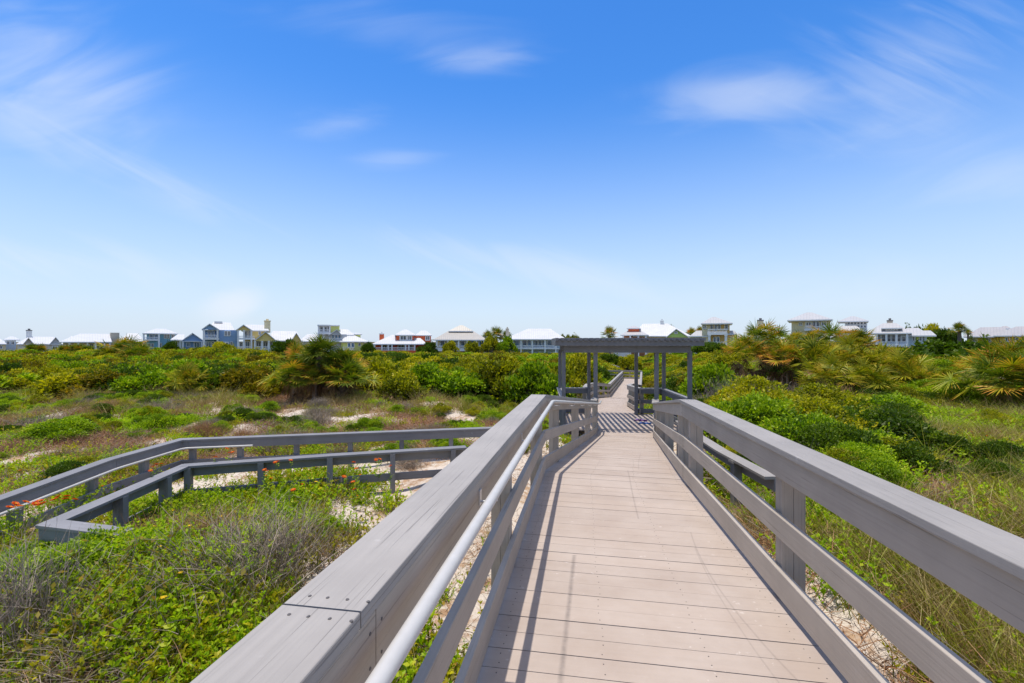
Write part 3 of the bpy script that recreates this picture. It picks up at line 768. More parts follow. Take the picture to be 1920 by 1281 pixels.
def palmetto_mesh(name, mat, nf=34, seed=0, stalk=.9, size=.6, up=.55, tint=.3, dead=8, crown=False, nb=19):
    """fan palm crown with its origin at the base of the leaf stalks; returns (green mesh, dead-leaf mesh)"""
    r = np.random.default_rng(seed); b = NB(); bd = NB()
    for i in range(nf + dead):
        isd = i >= nf; B = bd if isd else b
        az = r.uniform(0, 6.283)
        e = r.uniform(-.9, -.2) if isd else (r.uniform(-.35, 1.35) if crown else r.uniform(.05, 1.25))
        d = np.array([math.cos(az) * math.cos(e), math.sin(az) * math.cos(e), math.sin(e) + (0 if isd else up * .3)]); d = unit(d)
        base = np.array([r.normal(0, .10), r.normal(0, .10), r.uniform(0, .25)])
        sL = stalk * r.uniform(.55, 1.15); H = base + d * sL + np.array([0, 0, -.12 * sL * (1 if not isd else 2)])
        B.strands(base[None], (H - base)[None], np.linalg.norm(H - base), .022, np.array([[0, 0, -.02]]), np.array([.45]), np.array([.55]), 3, 0, 'twig')
        A = unit(d + np.array([0, 0, -.35 if not isd else -.8]) + r.normal(0, .12, 3)); Nn = unit(np.array([0, 0, 1.0]) - d * .6 + r.normal(0, .25, 3))
        fan(B, r, H, A, Nn, size * r.uniform(.75, 1.15), nb, float(np.clip(tint + r.normal(0, .19), 0, .8)), 0, .13 if not isd else .5)
    return b.mesh(name, [mat]), (bd.mesh(name + '_dead', ['dead_frond']) if dead else None)

def herb_mesh(name, mats, n=26, seed=0, h=.28, leaf=.055, aspect=.55, flower=0, rad=.16):
    """low broad-leaved herb: short stems with leaves all along"""
    r = np.random.default_rng(seed); b = NB()
    c = np.stack([r.normal(0, rad, n), r.normal(0, rad, n), np.zeros(n)], 1); d = np.stack([r.normal(0, .45, n), r.normal(0, .45, n), np.ones(n)], 1)
    L = h * r.uniform(.45, 1.15, n); bend = r.normal(0, .05, (n, 3)) * np.array([1, 1, .3])
    b.strands(c, d, L, .007, bend, np.full(n, .3), np.full(n, .6), 2, 0, 'twig')
    k = np.repeat(np.arange(n), 15); m = len(k); t = (1 - r.uniform(0, .92, m) ** 1.6)[:, None]
    P = c[k] + unit(d[k]) * L[k][:, None] * t + bend[k] * t * t
    a = r.uniform(0, 6.283, m); D = np.stack([np.cos(a), np.sin(a), r.uniform(.2, 2.0, m)], 1); N = np.array([0, 0, 1.0]) + r.normal(0, .5, (m, 3))
    sz = leaf * r.uniform(.55, 1.3, m)
    b.leaves(P, D, N, sz, sz * aspect, np.clip(.30 + .35 * t[:, 0] + r.normal(0, .15, m), 0, 1))
    if flower:
        k = r.integers(0, n, flower); P = c[k] + unit(d[k]) * L[k][:, None] + bend[k] + np.array([0, 0, .03])
        for j in range(7):
            a = j * .8976; D = np.stack([np.full(flower, math.cos(a)), np.full(flower, math.sin(a)), np.full(flower, .12)], 1) + r.normal(0, .08, (flower, 3))
            b.leaves(P, D, np.tile(np.array([0, 0, 1.0]), (flower, 1)), .026, .015, r.uniform(0, 1, flower), 1)
    return b.mesh(name, mats)

def grass_mesh(name, mat, n=70, seed=0, h=.45, w=.008, rad=.10, lean=.35, droop=.35, t=(.1, .7)):
    r = np.random.default_rng(seed); b = NB()
    P = np.stack([r.normal(0, rad, n), r.normal(0, rad, n), np.zeros(n)], 1); D = np.stack([r.normal(.05, lean, n), r.normal(0, lean, n), np.ones(n)], 1)
    L = h * r.uniform(.45, 1.15, n); hd = unit(D * np.array([1, 1, 0]) + 1e-6)
    bend = hd * (L * r.uniform(0, droop, n))[:, None] + np.array([0, 0, -1]) * (L * r.uniform(0, droop, n))[:, None]
    b.strands(P, D, L, w, bend, r.uniform(*t, n), r.uniform(t[0] + .2, min(1, t[1] + .3), n), 4, 0, 'grass')
    return b.mesh(name, [mat])

def litter_mesh(name, mat, n=90, seed=0, rad=.35, h=.12):
    """low dead sprawl: short flat-lying twigs"""
    r = np.random.default_rng(seed); b = NB()
    P = np.stack([r.normal(0, rad, n), r.normal(0, rad, n), r.uniform(0, .03, n)], 1); a = r.uniform(0, 6.283, n)
    D = np.stack([np.cos(a), np.sin(a), r.uniform(.0, .9, n)], 1); L = r.uniform(.06, .26, n)
    b.strands(P, D, L, .007, r.normal(0, .04, (n, 3)), r.uniform(0, .6, n), r.uniform(.3, 1, n), 3, 0, 'twig')
    return b.mesh(name, [mat])

# ------------------------------------------------------------------ masses nobody could count: points that carry a few source plants
SRC_N = [0]
def scatter(name, label, cat, meshes, pts, rot, scl, idx, tilt=None):
    """one object of ground-cover: instances of the given source meshes on a cloud of points"""
    src = bpy.data.collections.new(name + '_sources')
    for i, me in enumerate(meshes):
        o = bpy.data.objects.new('%s_plant' % name, me); o.name = 'plant_%03d_%s' % (i, name); src.objects.link(o)
    me = bpy.data.meshes.new(name); n = len(pts); me.vertices.add(n); me.vertices.foreach_set('co', np.ascontiguousarray(pts, np.float32).ravel())
    scl = np.asarray(scl, np.float32); scl = np.repeat(scl[:, None], 3, 1) if scl.ndim == 1 else scl
    for nm, typ, v in (('scl', 'FLOAT_VECTOR', scl), ('idx', 'INT', idx), ('rz', 'FLOAT', rot)):
        a = me.attributes.new(nm, typ, 'POINT'); a.data.foreach_set('vector' if typ == 'FLOAT_VECTOR' else 'value', np.ascontiguousarray(v, np.int32 if typ == 'INT' else np.float32).ravel())
    me.update()
    o = bpy.data.objects.new(name, me); link(o); tag(o, label, cat, kind='stuff')
    ng = bpy.data.node_groups.new(name, 'GeometryNodeTree')
    ng.interface.new_socket('Geometry', in_out='INPUT', socket_type='NodeSocketGeometry'); ng.interface.new_socket('Geometry', in_out='OUTPUT', socket_type='NodeSocketGeometry')
    N = ng.nodes; gi = N.new('NodeGroupInput'); go = N.new('NodeGroupOutput')
    ci = N.new('GeometryNodeCollectionInfo'); ci.inputs['Collection'].default_value = src; ci.inputs['Separate Children'].default_value = True; ci.inputs['Reset Children'].default_value = True
    ip = N.new('GeometryNodeInstanceOnPoints'); ip.inputs['Pick Instance'].default_value = True
    def attr(nm, typ):
        a = N.new('GeometryNodeInputNamedAttribute'); a.data_type = typ; a.inputs[0].default_value = nm; return next(q for q in a.outputs if q.enabled)
    cb = N.new('ShaderNodeCombineXYZ'); ng.links.new(attr('rz', 'FLOAT'), cb.inputs[2])
    if tilt: cb.inputs[0].default_value = tilt
    ng.links.new(gi.outputs[0], ip.inputs['Points']); ng.links.new(ci.outputs[0], ip.inputs['Instance'])
    ng.links.new(attr('idx', 'INT'), ip.inputs['Instance Index']); ng.links.new(cb.outputs[0], ip.inputs['Rotation']); ng.links.new(attr('scl', 'FLOAT_VECTOR'), ip.inputs['Scale'])
    ng.links.new(ip.outputs[0], go.inputs[0])
    md = o.modifiers.new('plants', 'NODES'); md.node_group = ng
    return o

def vnoise(x, y, s, seed=0):
    """smooth value noise in 0..1"""
    r = np.random.default_rng(seed); T = r.random((64, 64)); x = x / s + 100.3; y = y / s + 100.7
    i = np.floor(x).astype(int); j = np.floor(y).astype(int); fx_ = x - i; fy_ = y - j; fx_ = fx_ * fx_ * (3 - 2 * fx_); fy_ = fy_ * fy_ * (3 - 2 * fy_)
    q = lambda a, c: T[a % 64, c % 64]
    return (q(i, j) * (1 - fx_) + q(i + 1, j) * fx_) * (1 - fy_) + (q(i, j + 1) * (1 - fx_) + q(i + 1, j + 1) * fx_) * fy_

def fbm(x, y, s, seed=0): return (vnoise(x, y, s, seed) + .5 * vnoise(x, y, s / 2.1, seed + 1) + .25 * vnoise(x, y, s / 4.3, seed + 2)) / 1.75

def off_walk(x, y, m=.0):
    """True where a plant may stand: clear of the walk, pergola and side-ramp deck"""
    xl = np.interp(y, [-2, 5.75, 14, 17, 21.4, 28, 34, 52, 54, 70], [-.8, .43, 2.66, 2.9, 3.6, 5.2, 7.3, 12.7, 13.2, 17]) - .28 - m
    xr = np.interp(y, [-2, 5.4, 13.9, 17, 20.9, 27.4, 33.3, 51.4, 54, 70], [.97, 2.0, 4.3, 4.7, 5.3, 7.15, 9.3, 14.6, 15.3, 19]) + .28 + m
    e = np.where(y > 6, .25, 0.)
    ok = ((x < xl - e) | (x > xr + e)) | (y > 56)
    ok &= ~((x > 1.35 - m) & (x < 5.95 + m) & (y > 13.6) & (y < 17.7))
    return ok
# ------------------------------------------------------------------ source plants
def trip(f, k, *a, **kw): return [f(*(list(a)), seed=kw.get('seed', 0) + i * 17, **{q: v for q, v in kw.items() if q != 'seed'}) for i in range(k)]
SH = {}
for key, leaf, cnt in (('olive', 'leaf_olive', 3), ('bright', 'leaf_bright', 2), ('dark', 'leaf_dark', 2), ('rust', 'leaf_rust', 2)):
    SH[key] = [shrub_mesh('shrub_%s' % key, leaf, 11, 6500, .105, 40 + 7 * i + len(key), .8) for i in range(cnt)]
FINE = [shrub_mesh('fine_shrub', 'leaf_bright', 14, 15000, .06, 91, .8), shrub_mesh('fine_shrub', 'leaf_olive', 14, 13000, .055, 95, .8), shrub_mesh('fine_shrub', 'leaf_dark', 14, 14000, .06, 97, .8)]
BARE = [bare_mesh('bare_brush', 620, 'twig_grey', 5), bare_mesh('bare_brush', 520, 'twig_brown', 6, leafy=200), bare_mesh('bare_brush', 560, 'twig_grey', 8, (.35, .1), leafy=120)]
PAL = [palmetto_mesh('palmetto', 'frond', 40, 3, size=.62, tint=.20, nb=24), palmetto_mesh('palmetto', 'frond', 40, 4, size=.60, tint=.32, nb=24, dead=10), palmetto_mesh('palmetto', 'frond_yellow', 38, 5, size=.64, tint=.32, nb=24)]
CRN = [palmetto_mesh('palm_crown', 'frond', 42, 13, stalk=.66, size=.60, crown=True, tint=.16, dead=12, nb=25), palmetto_mesh('palm_crown', 'frond', 40, 14, stalk=.62, size=.60, crown=True, tint=.28, dead=14, nb=25)]

# ------------------------------------------------------------------ scrub thicket between the dune and the houses
def thicket():
    pts = []; rs = []; idx = []
    meshes = SH['olive'] + SH['bright'] + SH['dark'] + SH['rust'] + BARE[:1]
    y = 24.0
    r = RNG
    while y < 108:
        sp = 1.35 + (y - 24) * .018
        xw = y * 1.25 + 4
        x = -xw + r.uniform(0, sp)
        while x < xw:
            px_ = x + r.uniform(-.4, .4) * sp; py_ = y + r.uniform(-.5, .5) * sp
            edge = 25 + 3.0 * math.sin(px_ * .21 + 1) + 2 * math.sin(px_ * .53)
            if px_ < -14: edge = 20 + 1.5 * math.sin(px_ * .4)
            if px_ > 5: edge = 36 + 2 * math.sin(px_ * .3) - (8 if px_ < 12 else 0)
            wx = float(np.interp(py_, [21.2, 27.7, 33.6, 52, 54], [4.5, 6.1, 8.25, 13.6, 14.2]))
            onw = abs(px_ - wx) < 2.6 and py_ < 58
            if py_ > edge and not onw:
                pts.append((px_, py_)); rs.append(sp * r.uniform(.85, 1.25))
            x += sp
        y += sp * .8
    P = np.array(pts); S = np.array(rs); n = len(P)
    big = fbm(P[:, 0], P[:, 1], 12, 5); hue = fbm(P[:, 0], P[:, 1], 7, 9)
    k = np.where(hue < .36, RNG.integers(5, 7, n), np.where(hue < .58, RNG.integers(0, 3, n), np.where(hue < .70, RNG.integers(3, 5, n), RNG.integers(7, 9, n))))
    swap = RNG.random(n) < .42; k = np.where(swap, RNG.integers(0, 9, n), k); k = np.where(RNG.random(n) < .035, 9, k)
    # taller away from the sand, lower along the swale
    D = np.abs(P[:, 0] - .272 * P[:, 1])
    hgt = (.55 + 1.6 * big + .35 * sst(P[:, 1], 26, 60)) * (.60 + .40 * sst(D, 2, 12))
    # the wind-clipped canopy stays low enough to leave the houses in view
    z0 = gh(P[:, 0], P[:, 1]); ax = P[:, 0] / P[:, 1]
    lim = np.interp(ax, [-1.15, -.82, -.70, -.62, -.50, -.35, .1, .35, .5, .8, 1.1], [19, 19, 15, 11, 22, 22, 24, 20, 16, 14, 10])
    top = EYE - (lim - 1 + 9 * (RNG.random(n) - .35) + 14 * big * np.clip((70 - P[:, 1]) / 40, 0.1, 1)) / F * P[:, 1] - z0
    hgt = np.minimum(hgt, np.maximum(top / 1.0, .35))
    hgt = hgt * RNG.uniform(.72, 1.18, n); W = np.maximum(S * .90, .7); z = z0 - .10 * hgt; S = np.stack([W, W, hgt * 1.12], 1)
    return scatter('scrub_thicket', 'dense olive and green coastal scrub filling the dunes in front of the houses', 'scrub', meshes,
                   np.stack([P[:, 0], P[:, 1], z], 1), RNG.uniform(0, 6.28, n), S, k)
thicket()

# ------------------------------------------------------------------ low plants on the open sand
HERB = [herb_mesh('herb', ['leaf_herb', 'petal_yellow'], 32, 1, .24, .034), herb_mesh('herb', ['leaf_herb', 'petal_yellow'], 30, 2, .28, .038), herb_mesh('herb', ['leaf_olive', 'petal_yellow'], 30, 3, .20, .038),
        herb_mesh('herb', ['leaf_herb', 'petal_yellow'], 26, 4, .24, .038, flower=1), herb_mesh('herb', ['leaf_olive', 'petal_orange'], 26, 5, .23, .04, flower=2)]
GRS = [grass_mesh('grass', 'grass_green', 60, 1, .42), grass_mesh('grass', 'grass_green', 60, 2, .55, .009, droop=.5), grass_mesh('grass', 'grass_tan', 55, 3, .5, .007), grass_mesh('grass', 'grass_tan', 60, 4, .34, .007, lean=.7)]
LIT = [litter_mesh('litter', 'twig_brown', 90, 1), litter_mesh('litter', 'twig_grey', 80, 2), litter_mesh('litter', 'twig_brown', 80, 3)]

def field(n, x0, x1, y0, y1):
    """points spread so that density falls off with distance"""
    u = RNG.random(n); y = y0 * (y1 / y0) ** u if y0 > 0 else RNG.uniform(y0, y1, n)
    lo = np.maximum(x0, -1.3 * y - 1.5); hi = np.minimum(x1, 1.3 * y + 1.5)
    return RNG.uniform(lo, hi), y

def put(name, label, cat, meshes, x, y, s, k, sink=.02):
    n = len(x); scatter(name, label, cat, meshes, np.stack([x, y, gh(x, y) - sink], 1), RNG.uniform(0, 6.28, n), s, k)

def sandy(x, y):
    """0..1, high on the bare sand of the left dune and beside the walk"""
    a = fbm(x * .55, y, 2.6, 21)
    e0 = np.interp(y, [3.2, 4.4, 5.4, 6.4, 7.4, 8.6, 9.6, 11], [-.9, -2.3, -3.1, -2.3, -2.1, -2.7, -2.0, -1.2]); near = sst(x, e0 - .35, e0 + .35) * (1 - sst(x, 1.0, 1.6)) * (1 - sst(y, 10, 12)) * (.25 + .75 * sst(y, 3.4, 4.2))
    rnear = (x > .8) * (1 - sst(x - .14 * y, 2.2, 3.1)) * (1 - .75 * sst(y, 5.0, 7.0))
    return a, np.maximum(near, rnear)

SPRIG = bare_mesh('dead_sprig', 60, 'twig_grey', 71, (.2, .1), h=.42, w=.006, leafy=90, leafmat='leaf_rust')
# left foreground: thick green herbs inside and around the side ramp
x, y = field(5200, -12, 1.0, 2.2, 9.5)
a, nr = sandy(x, y); m = off_walk(x, y, .05) & (RNG.random(len(x)) > nr * .96) & (fbm(x, y, .85, 19) + .12 * RNG.random(len(x)) < .645)
deckramp = (y > 7.9) & (y < 10.2) & (x < -.6) & (x > -6.6)
m &= ~(deckramp & (RNG.random(len(x)) < .55)); m &= ~((y > 9.9) & (RNG.random(len(x)) < .75))
m &= ~((((x + 3.5) / 1.3) ** 2 + ((y - 3.1) / .55) ** 2 < 1) & (RNG.random(len(x)) < .8))
m &= ~((x < -5.5) & (y > 4) & (RNG.random(len(x)) < .6))
x, y = x[m], y[m]; h = fbm(x, y, 1.3, 31); k = np.where(h < .48, RNG.integers(0, 2, len(x)), np.where(h < .66, RNG.integers(0, 3, len(x)), 2)); k = np.where(RNG.random(len(x)) < .06, 3, k)
k = np.where((y > 7.5) & (RNG.random(len(x)) < .28), 4, k)
u = RNG.random(len(x)); h2 = fbm(x, y, .7, 37); k = np.where((u < .10) | ((h2 > .62) & (u < .5)), RNG.integers(5, 9, len(x)), k); k = np.where((u > .965), 9, k); k = np.where((u > .90) & (u < .965), RNG.integers(10, 13, len(x)), k)
put('ground_herbs', 'thick bright green dune herbs covering the sand beside the near boardwalk', 'ground cover', HERB + GRS + [SPRIG] + LIT, x, y, RNG.uniform(.7, 1.2, len(x)) * (.35 + 1.25 * fbm(x, y, .75, 91)) * np.where((k > 4) & (k < 9), .85, 1), k)

# brown litter in the foreground corner and between the herbs
x, y = field(900, -12, .6, 2.2, 9); m = off_walk(x, y, .05) & ((fbm(x, y, .9, 15) > .60) | (((x + 3.5) / 1.5) ** 2 + ((y - 3.1) / .7) ** 2 < 1)); x, y = x[m], y[m]
put('dead_litter', 'brown dead stems under the herbs at the lower left', 'dead plants', LIT, x, y, RNG.uniform(.7, 1.3, len(x)), RNG.integers(0, 3, len(x)))
# far left dune: patches of green, tan and russet over sand
x, y = field(26000, -60, 5, 8.6, 27)
a2 = fbm(x, y, 1.35, 77)
wet = sst(y, 18, 25) * .16 + sst(-x - .35 * y, 2, 9) * .05
m = off_walk(x, y, .1) & ((a2 > .605 - wet) | (RNG.random(len(x)) < .035)) & ~((x > -6.7) & (y < 10.6)) & (x < .15 * y + 1)
xs, ys = x[m], y[m]; h = fbm(xs, ys, 2.3, 33)
k = np.where(h < .46, RNG.integers(0, 2, len(xs)), np.where(h < .56, 2, np.where(h < .66, RNG.integers(5, 9, len(xs)), RNG.integers(2, 4, len(xs)))))
u = RNG.random(len(xs)); k = np.where((u < .10) & (h < .56), RNG.choice([9, 9, 10, 11], len(xs)), k); k = np.where((u > .93) & (h > .5), RNG.integers(12, 15, len(xs)), k)
put('dune_plants', 'low patchy green and tan plants over the left sand dune', 'ground cover', HERB + GRS + FINE + BARE, xs, ys, RNG.uniform(.55, 1.1, len(xs)) * np.where(k > 8, .45, np.where(k > 4, .8, 1)), k)
x, y = field(20000, -60, 5, 8.0, 27); a = fbm(x, y, 1.25, 55)
m = off_walk(x, y, .1) & ((a > .60) | (RNG.random(len(x)) < .035)) & ~((x > -6.7) & (y < 10.6)) & (x < .15 * y + 1); xs, ys = x[m], y[m]
put('dry_sprawl', 'dry russet and grey dead sprawl lying over the left sand dune', 'dead plants', LIT, xs, ys, RNG.uniform(.8, 1.5, len(xs)), np.where(RNG.random(len(xs)) < .2, 1, RNG.choice([0, 2], len(xs))))

x, y = field(2600, -40, 4, 15, 25); e_ = fbm(x, y, 3.0, 83); m = off_walk(x, y, .2) & (e_ > .50) & (x < .12 * y) & ((y > 18) | (RNG.random(len(x)) < .2)) & (RNG.random(len(x)) < .5); x, y = x[m], y[m]
put('tan_grass', 'tall tan dry grass along the foot of the scrub on the left', 'grass', GRS[2:] + [GRS[1]], x, y, RNG.uniform(.9, 1.7, len(x)), RNG.choice([0, 0, 1, 1, 2], len(x)))
# right side: grasses against the rail, herbs and grass behind
x, y = field(5200, 1.2, 14, 1.6, 10)
side = x - .142 * y; a, nr = sandy(x, y)
m = off_walk(x, y, .12) & (RNG.random(len(x)) > nr * .97) & (RNG.random(len(x)) < .62) & (fbm(x, y, .9, 61) > .37)
x, y = x[m], y[m]; h = fbm(x, y, 1.1, 41); u = RNG.random(len(x))
k = np.where((h < .46) & (u < .93), RNG.integers(0, 3, len(x)), np.where(u < .34, RNG.integers(5, 7, len(x)), np.where(u < .90, RNG.integers(7, 9, len(x)), RNG.integers(0, 3, len(x)))))
put('dune_grass', 'tangled green and tan dune grass growing along the right railing', 'grass', HERB + GRS, x, y, RNG.uniform(.7, 1.25, len(x)), k)
x, y = field(6500, 3, 60, 9, 34)
m = off_walk(x, y, .15) & (fbm(x, y, 1.8, 43) > .36); x, y = x[m], y[m]; h = fbm(x, y, 1.6, 47)
k = np.where(h < .40, RNG.integers(0, 3, len(x)), np.where(h < .60, RNG.integers(5, 9, len(x)), RNG.integers(0, 9, len(x))))
put('back_grass', 'mixed green herbs and grass on the open ground behind the right railing', 'grass', HERB + GRS, x, y, RNG.uniform(.9, 1.7, len(x)), k)
x, y = field(1900, 3, 40, 6.8, 27)
dx = x - (.3 * y + .6); open_ = sst(x / y, .72, .92) * (1 - sst(y, 16, 20))
m = off_walk(x, y, .95) & (RNG.random(len(x)) > open_ * .93) & (fbm(x, y, 2.2, 63) > .30) & (RNG.random(len(x)) < .75); x, y = x[m], y[m]; h = fbm(x, y, 2.6, 65); u = RNG.random(len(x))
k = np.where(h < .46, RNG.choice([0, 0, 1], len(x)), np.where(h < .60, RNG.integers(0, 3, len(x)), np.where(u < .55, RNG.integers(3, 6, len(x)), RNG.integers(1, 3, len(x))))); k = np.where((y > 14) & (u < .45) & (x < .62 * y), RNG.integers(3, 6, len(x)), k)
put('slope_scrub', 'tangled green and grey scrub rising from the right railing toward the palmettos', 'scrub', FINE + BARE, x, y, RNG.uniform(.35, .75, len(x)) * (.75 + .25 * sst(y, 7, 10) + .3 * sst(y, 12, 20)), k)
x, y = field(4500, 1.5, 40, 1.8, 30); m = off_walk(x, y, .12) & ((fbm(x, y, 1.6, 58) > .50) | ((y < 7) & (RNG.random(len(x)) < .35) & (x > .14 * y + 3.1))) & ((x > .14 * y + 2.3) | (RNG.random(len(x)) < .12) | (y > 7)); x, y = x[m], y[m]
put('dry_stems', 'dry russet stems and litter on the sand right of the boardwalk', 'dead plants', LIT, x, y, RNG.uniform(.8, 1.6, len(x)), RNG.integers(0, 3, len(x)))

# ------------------------------------------------------------------ shrubs, palms and brush one can point to
def plant(name, label, cat, px, ptop, Y, rad, mesh, part='foliage', group=None, h=None, sink=.06, rz=None, mats=None, x=None):
    """one mesh plant whose top reaches the given sight line"""
    X = (px - 960) / F * Y if x is None else x; z0 = ghs(X, Y); zt = EYE - (ptop - HZ) / F * Y if h is None else z0 + h
    hh = max(.25, zt - z0 + sink)
    o = bpy.data.objects.new(name, mesh); link(o); o.location = (X, Y, z0 - sink); o.rotation_euler = (0, 0, random.uniform(0, 6.28) if rz is None else rz)
    o.scale = (rad, rad, hh / .92)
    return tag(o, label, cat, group)

S_ = lambda k, i=0: SH[k][i % len(SH[k])]
shrubs = [
 # px, ptop, Y, radius, mesh, label
 (700, 672, 24.5, 1.9, S_('olive', 1), 'broad olive shrub right of the dead-skirted palms'),
 (800, 688, 22.5, 1.6, S_('bright', 0), 'rounded light green shrub at the sand edge below the orange house'),
 (760, 700, 21.0, 1.2, S_('olive', 0), 'olive shrub with bare grey stems in front of the light green one'),
 (865, 694, 23.5, 1.5, S_('bright', 1), 'green shrub at the sand edge below the grey-roofed house'),
 (930, 682, 24.0, 1.9, S_('olive', 2), 'wide olive shrub on the sand edge below the white-roofed house'),
 (1005, 686, 22.5, 1.7, S_('bright', 0), 'green shrub just left of the pergola'),
 (1040, 690, 24, 1.5, S_('olive', 1), 'olive shrub half behind the left pergola post'),
 (480, 690, 23.0, 1.8, S_('rust', 0), 'rust-tinged dark shrub left of the dead-skirted palms'),
 (420, 686, 23.5, 1.7, S_('dark', 0), 'dark shrub next to the yellowed palmetto'),
 (350, 680, 24.0, 1.7, S_('bright', 0), 'bright green shrub behind the yellowed palmetto'),
 (285, 690, 22.5, 1.5, S_('bright', 1), 'bright green shrub left of the yellowed palmetto'),
 (210, 694, 24.0, 1.9, S_('rust', 1), 'long rusty green shrub above the tan grass on the left'),
 (120, 704, 23.0, 1.8, S_('olive', 0), 'olive shrub on the sand edge below the low white house'),
 (40, 698, 24.0, 2.0, S_('bright', 1), 'light green shrub at the far left edge of the scrub'),
 (1085, 668, 34, 1.9, bpy.data.meshes.get('shrub_olive'), 'yellow-flowered shrub seen between the left pergola posts'),
 (1119, 690, 45, 1.6, S_('dark', 1), 'dark green rounded bush beside the far walkway bend'),
 (1345, 690, 21, 1.6, S_('bright', 0), 'bright green shrub just right of the pergola'),
 (1775, 640, 44, 5.0, S_('dark', 0), 'broad dark green tree-like bush below the grey house at the right'),
 (1690, 664, 38, 3.2, S_('dark', 1), 'dark green bush between the palmettos and the grey house'),
 (1850, 655, 47, 4.2, S_('dark', 0), 'dark bush farther right under the long grey roofs'),
 (1700, 690, 27, 1.9, S_('bright', 1), 'light green shrub in front of the dark bush on the right'),
 (1765, 705, 24, 1.9, S_('rust', 1), 'rusty low shrub between the palmetto mound and the right edge'),
]
for (px, pt, Y, rad, me, lab) in shrubs: plant('shrub', lab, 'shrub', px, pt, Y, rad, me)
near = [
 (1392, 738, 10.5, 1.3, FINE[0], 'fresh green leafy bush nearest the bend of the right railing'),
 (1450, 742, 10.2, 1.5, FINE[0], 'leafy green bush in the middle of the thick row along the right railing'),
 (1540, 754, 9.8, 1.4, FINE[1], 'olive bush with dark gaps along the right railing'),
 (1640, 768, 9.6, 1.3, FINE[2], 'dark hollow bush with bare stems right of the olive one'),
 (1600, 798, 8.4, .95, FINE[0], 'small pale-leaved bush close against the right railing'),
 (1430, 712, 13.5, 1.7, FINE[1], 'olive bush behind the fresh green row right of the pergola'),
 (1500, 772, 8.9, .95, FINE[0], 'small fresh green bush pressed against the middle of the right railing'),
 (1565, 796, 8.3, .85, FINE[2], 'small dark green bush pressed against the right railing'),
 (1665, 822, 8.0, .8, FINE[1], 'low olive bush at the outer end of the row by the right railing'),
 (1705, 790, 9.4, .95, FINE[0], 'loose green bush at the outer end of the row, behind the low olive one'),
 (1530, 722, 14.0, 1.9, FINE[1], 'olive green bush in front of the grey brush on the right'),
 (1640, 738, 13.5, 1.6, FINE[0], 'green bush at the foot of the palmetto mound'),
]
for (px, pt, Y, rad, me, lab) in near: plant('bush', lab, 'bush', px, pt, Y, rad, me)
for (px, Y, rad, lab) in ((75, 4.85, .66, 'green clump growing over the buried corner of the inner ramp railing'), (165, 4.68, .60, 'green clump hiding the broken end of the inner ramp railing'), (330, 3.9, .34, 'dense bright green clump beside the fallen grey brush'), (120, 4.7, .42, 'dense green clump between the grey bush at the left edge and the side ramp'), (420, 3.55, .30, 'green clump nearest the joint in the left cap rail'), (600, 6.3, .36, 'green clump by the bare sand beside the left railing'), (300, 4.9, .36, 'green clump in front of the ramp corner'), (560, 7.3, .4, 'green clump under the inner ramp rail'),
                          (725, 10.9, .42, 'round bright green herb clump behind the outer ramp rail'), (765, 11.6, .40, 'second round green clump on sand behind the outer ramp rail, farther back'), (840, 11.0, .45, 'green clump on sand nearest the main left railing'),
                          (700, 13.2, .5, 'green clump higher on the sand slope above the side ramp'), (215, 9.6, .62, 'green clump spilling over the outer ramp rail at its corner'), (300, 10.4, .55, 'green clump on the sand just behind the ramp rail corner'), (110, 12.2, .8, 'wide green clump on the left dune')):
    plant('herb_clump', lab, 'plant', px, 0, Y, rad, FINE[0], h=rad * .62)
bar = [
 (485, 4.85, 1.0, .85, BARE[0], 'large grey leafless bush inside the corner of the side ramp'),
 (15, 3.9, .8, 1.0, BARE[0], 'tall grey leafless bush at the left edge of the picture'),
 (385, 5.5, .6, .5, BARE[1], 'rusty brown dead bush left of the large grey one'),
 (90, 3.3, .6, .35, BARE[1], 'low brown dead bush in the lower left corner'),
 (285, 5.6, .62, .45, BARE[1], 'tangled brown dead bush against the inner ramp rail'),
 (770, 9.9, .5, .4, BARE[2], 'grey dead brush over the end of the side ramp rail'),
 (200, 3.8, .95, .40, BARE[2], 'low fallen grey brush in the green herbs at lower left'),
 (1420, 17.5, 1.3, 1.35, BARE[0], 'grey bare brush right of the pergola'),
 (1360, 19.0, 1.2, 1.7, BARE[2], 'tall tan bare brush beside the pergola'),
 (1500, 17.0, 1.2, 1.2, BARE[0], 'grey bare brush below the palmetto mound'),
 (1570, 18.0, 1.2, 1.2, BARE[1], 'brown bare brush below the yellow palmettos'),
 (1850, 9.8, .55, .6, BARE[1], 'rounded brown dead tussock on the sand at the right'),
 (1610, 9.0, .55, .6, BARE[1], 'brown dead stems inside the bushes at the right railing'),
 (590, 15.5, .9, .6, BARE[0], 'grey dead shrub on the dune below the dead-skirted palms'),
 (300, 17.5, 1.0, .6, BARE[0], 'grey dead shrub on the dune below the yellowed palmetto'),
 (85, 14.5, 1.1, .7, BARE[0], 'grey dead shrub on the dune at the far left'),
 (600, 13.0, .8, .4, BARE[1], 'russet dead shrub above the outer ramp rail'),
 (1090, 22, 1.1, 1.2, BARE[2], 'tan bare brush behind the left pergola bay'),
]
for (px, Y, rad, h, me, lab) in bar: plant('dead_bush', lab, 'dead bush', px, 0, Y, rad, me, h=h)

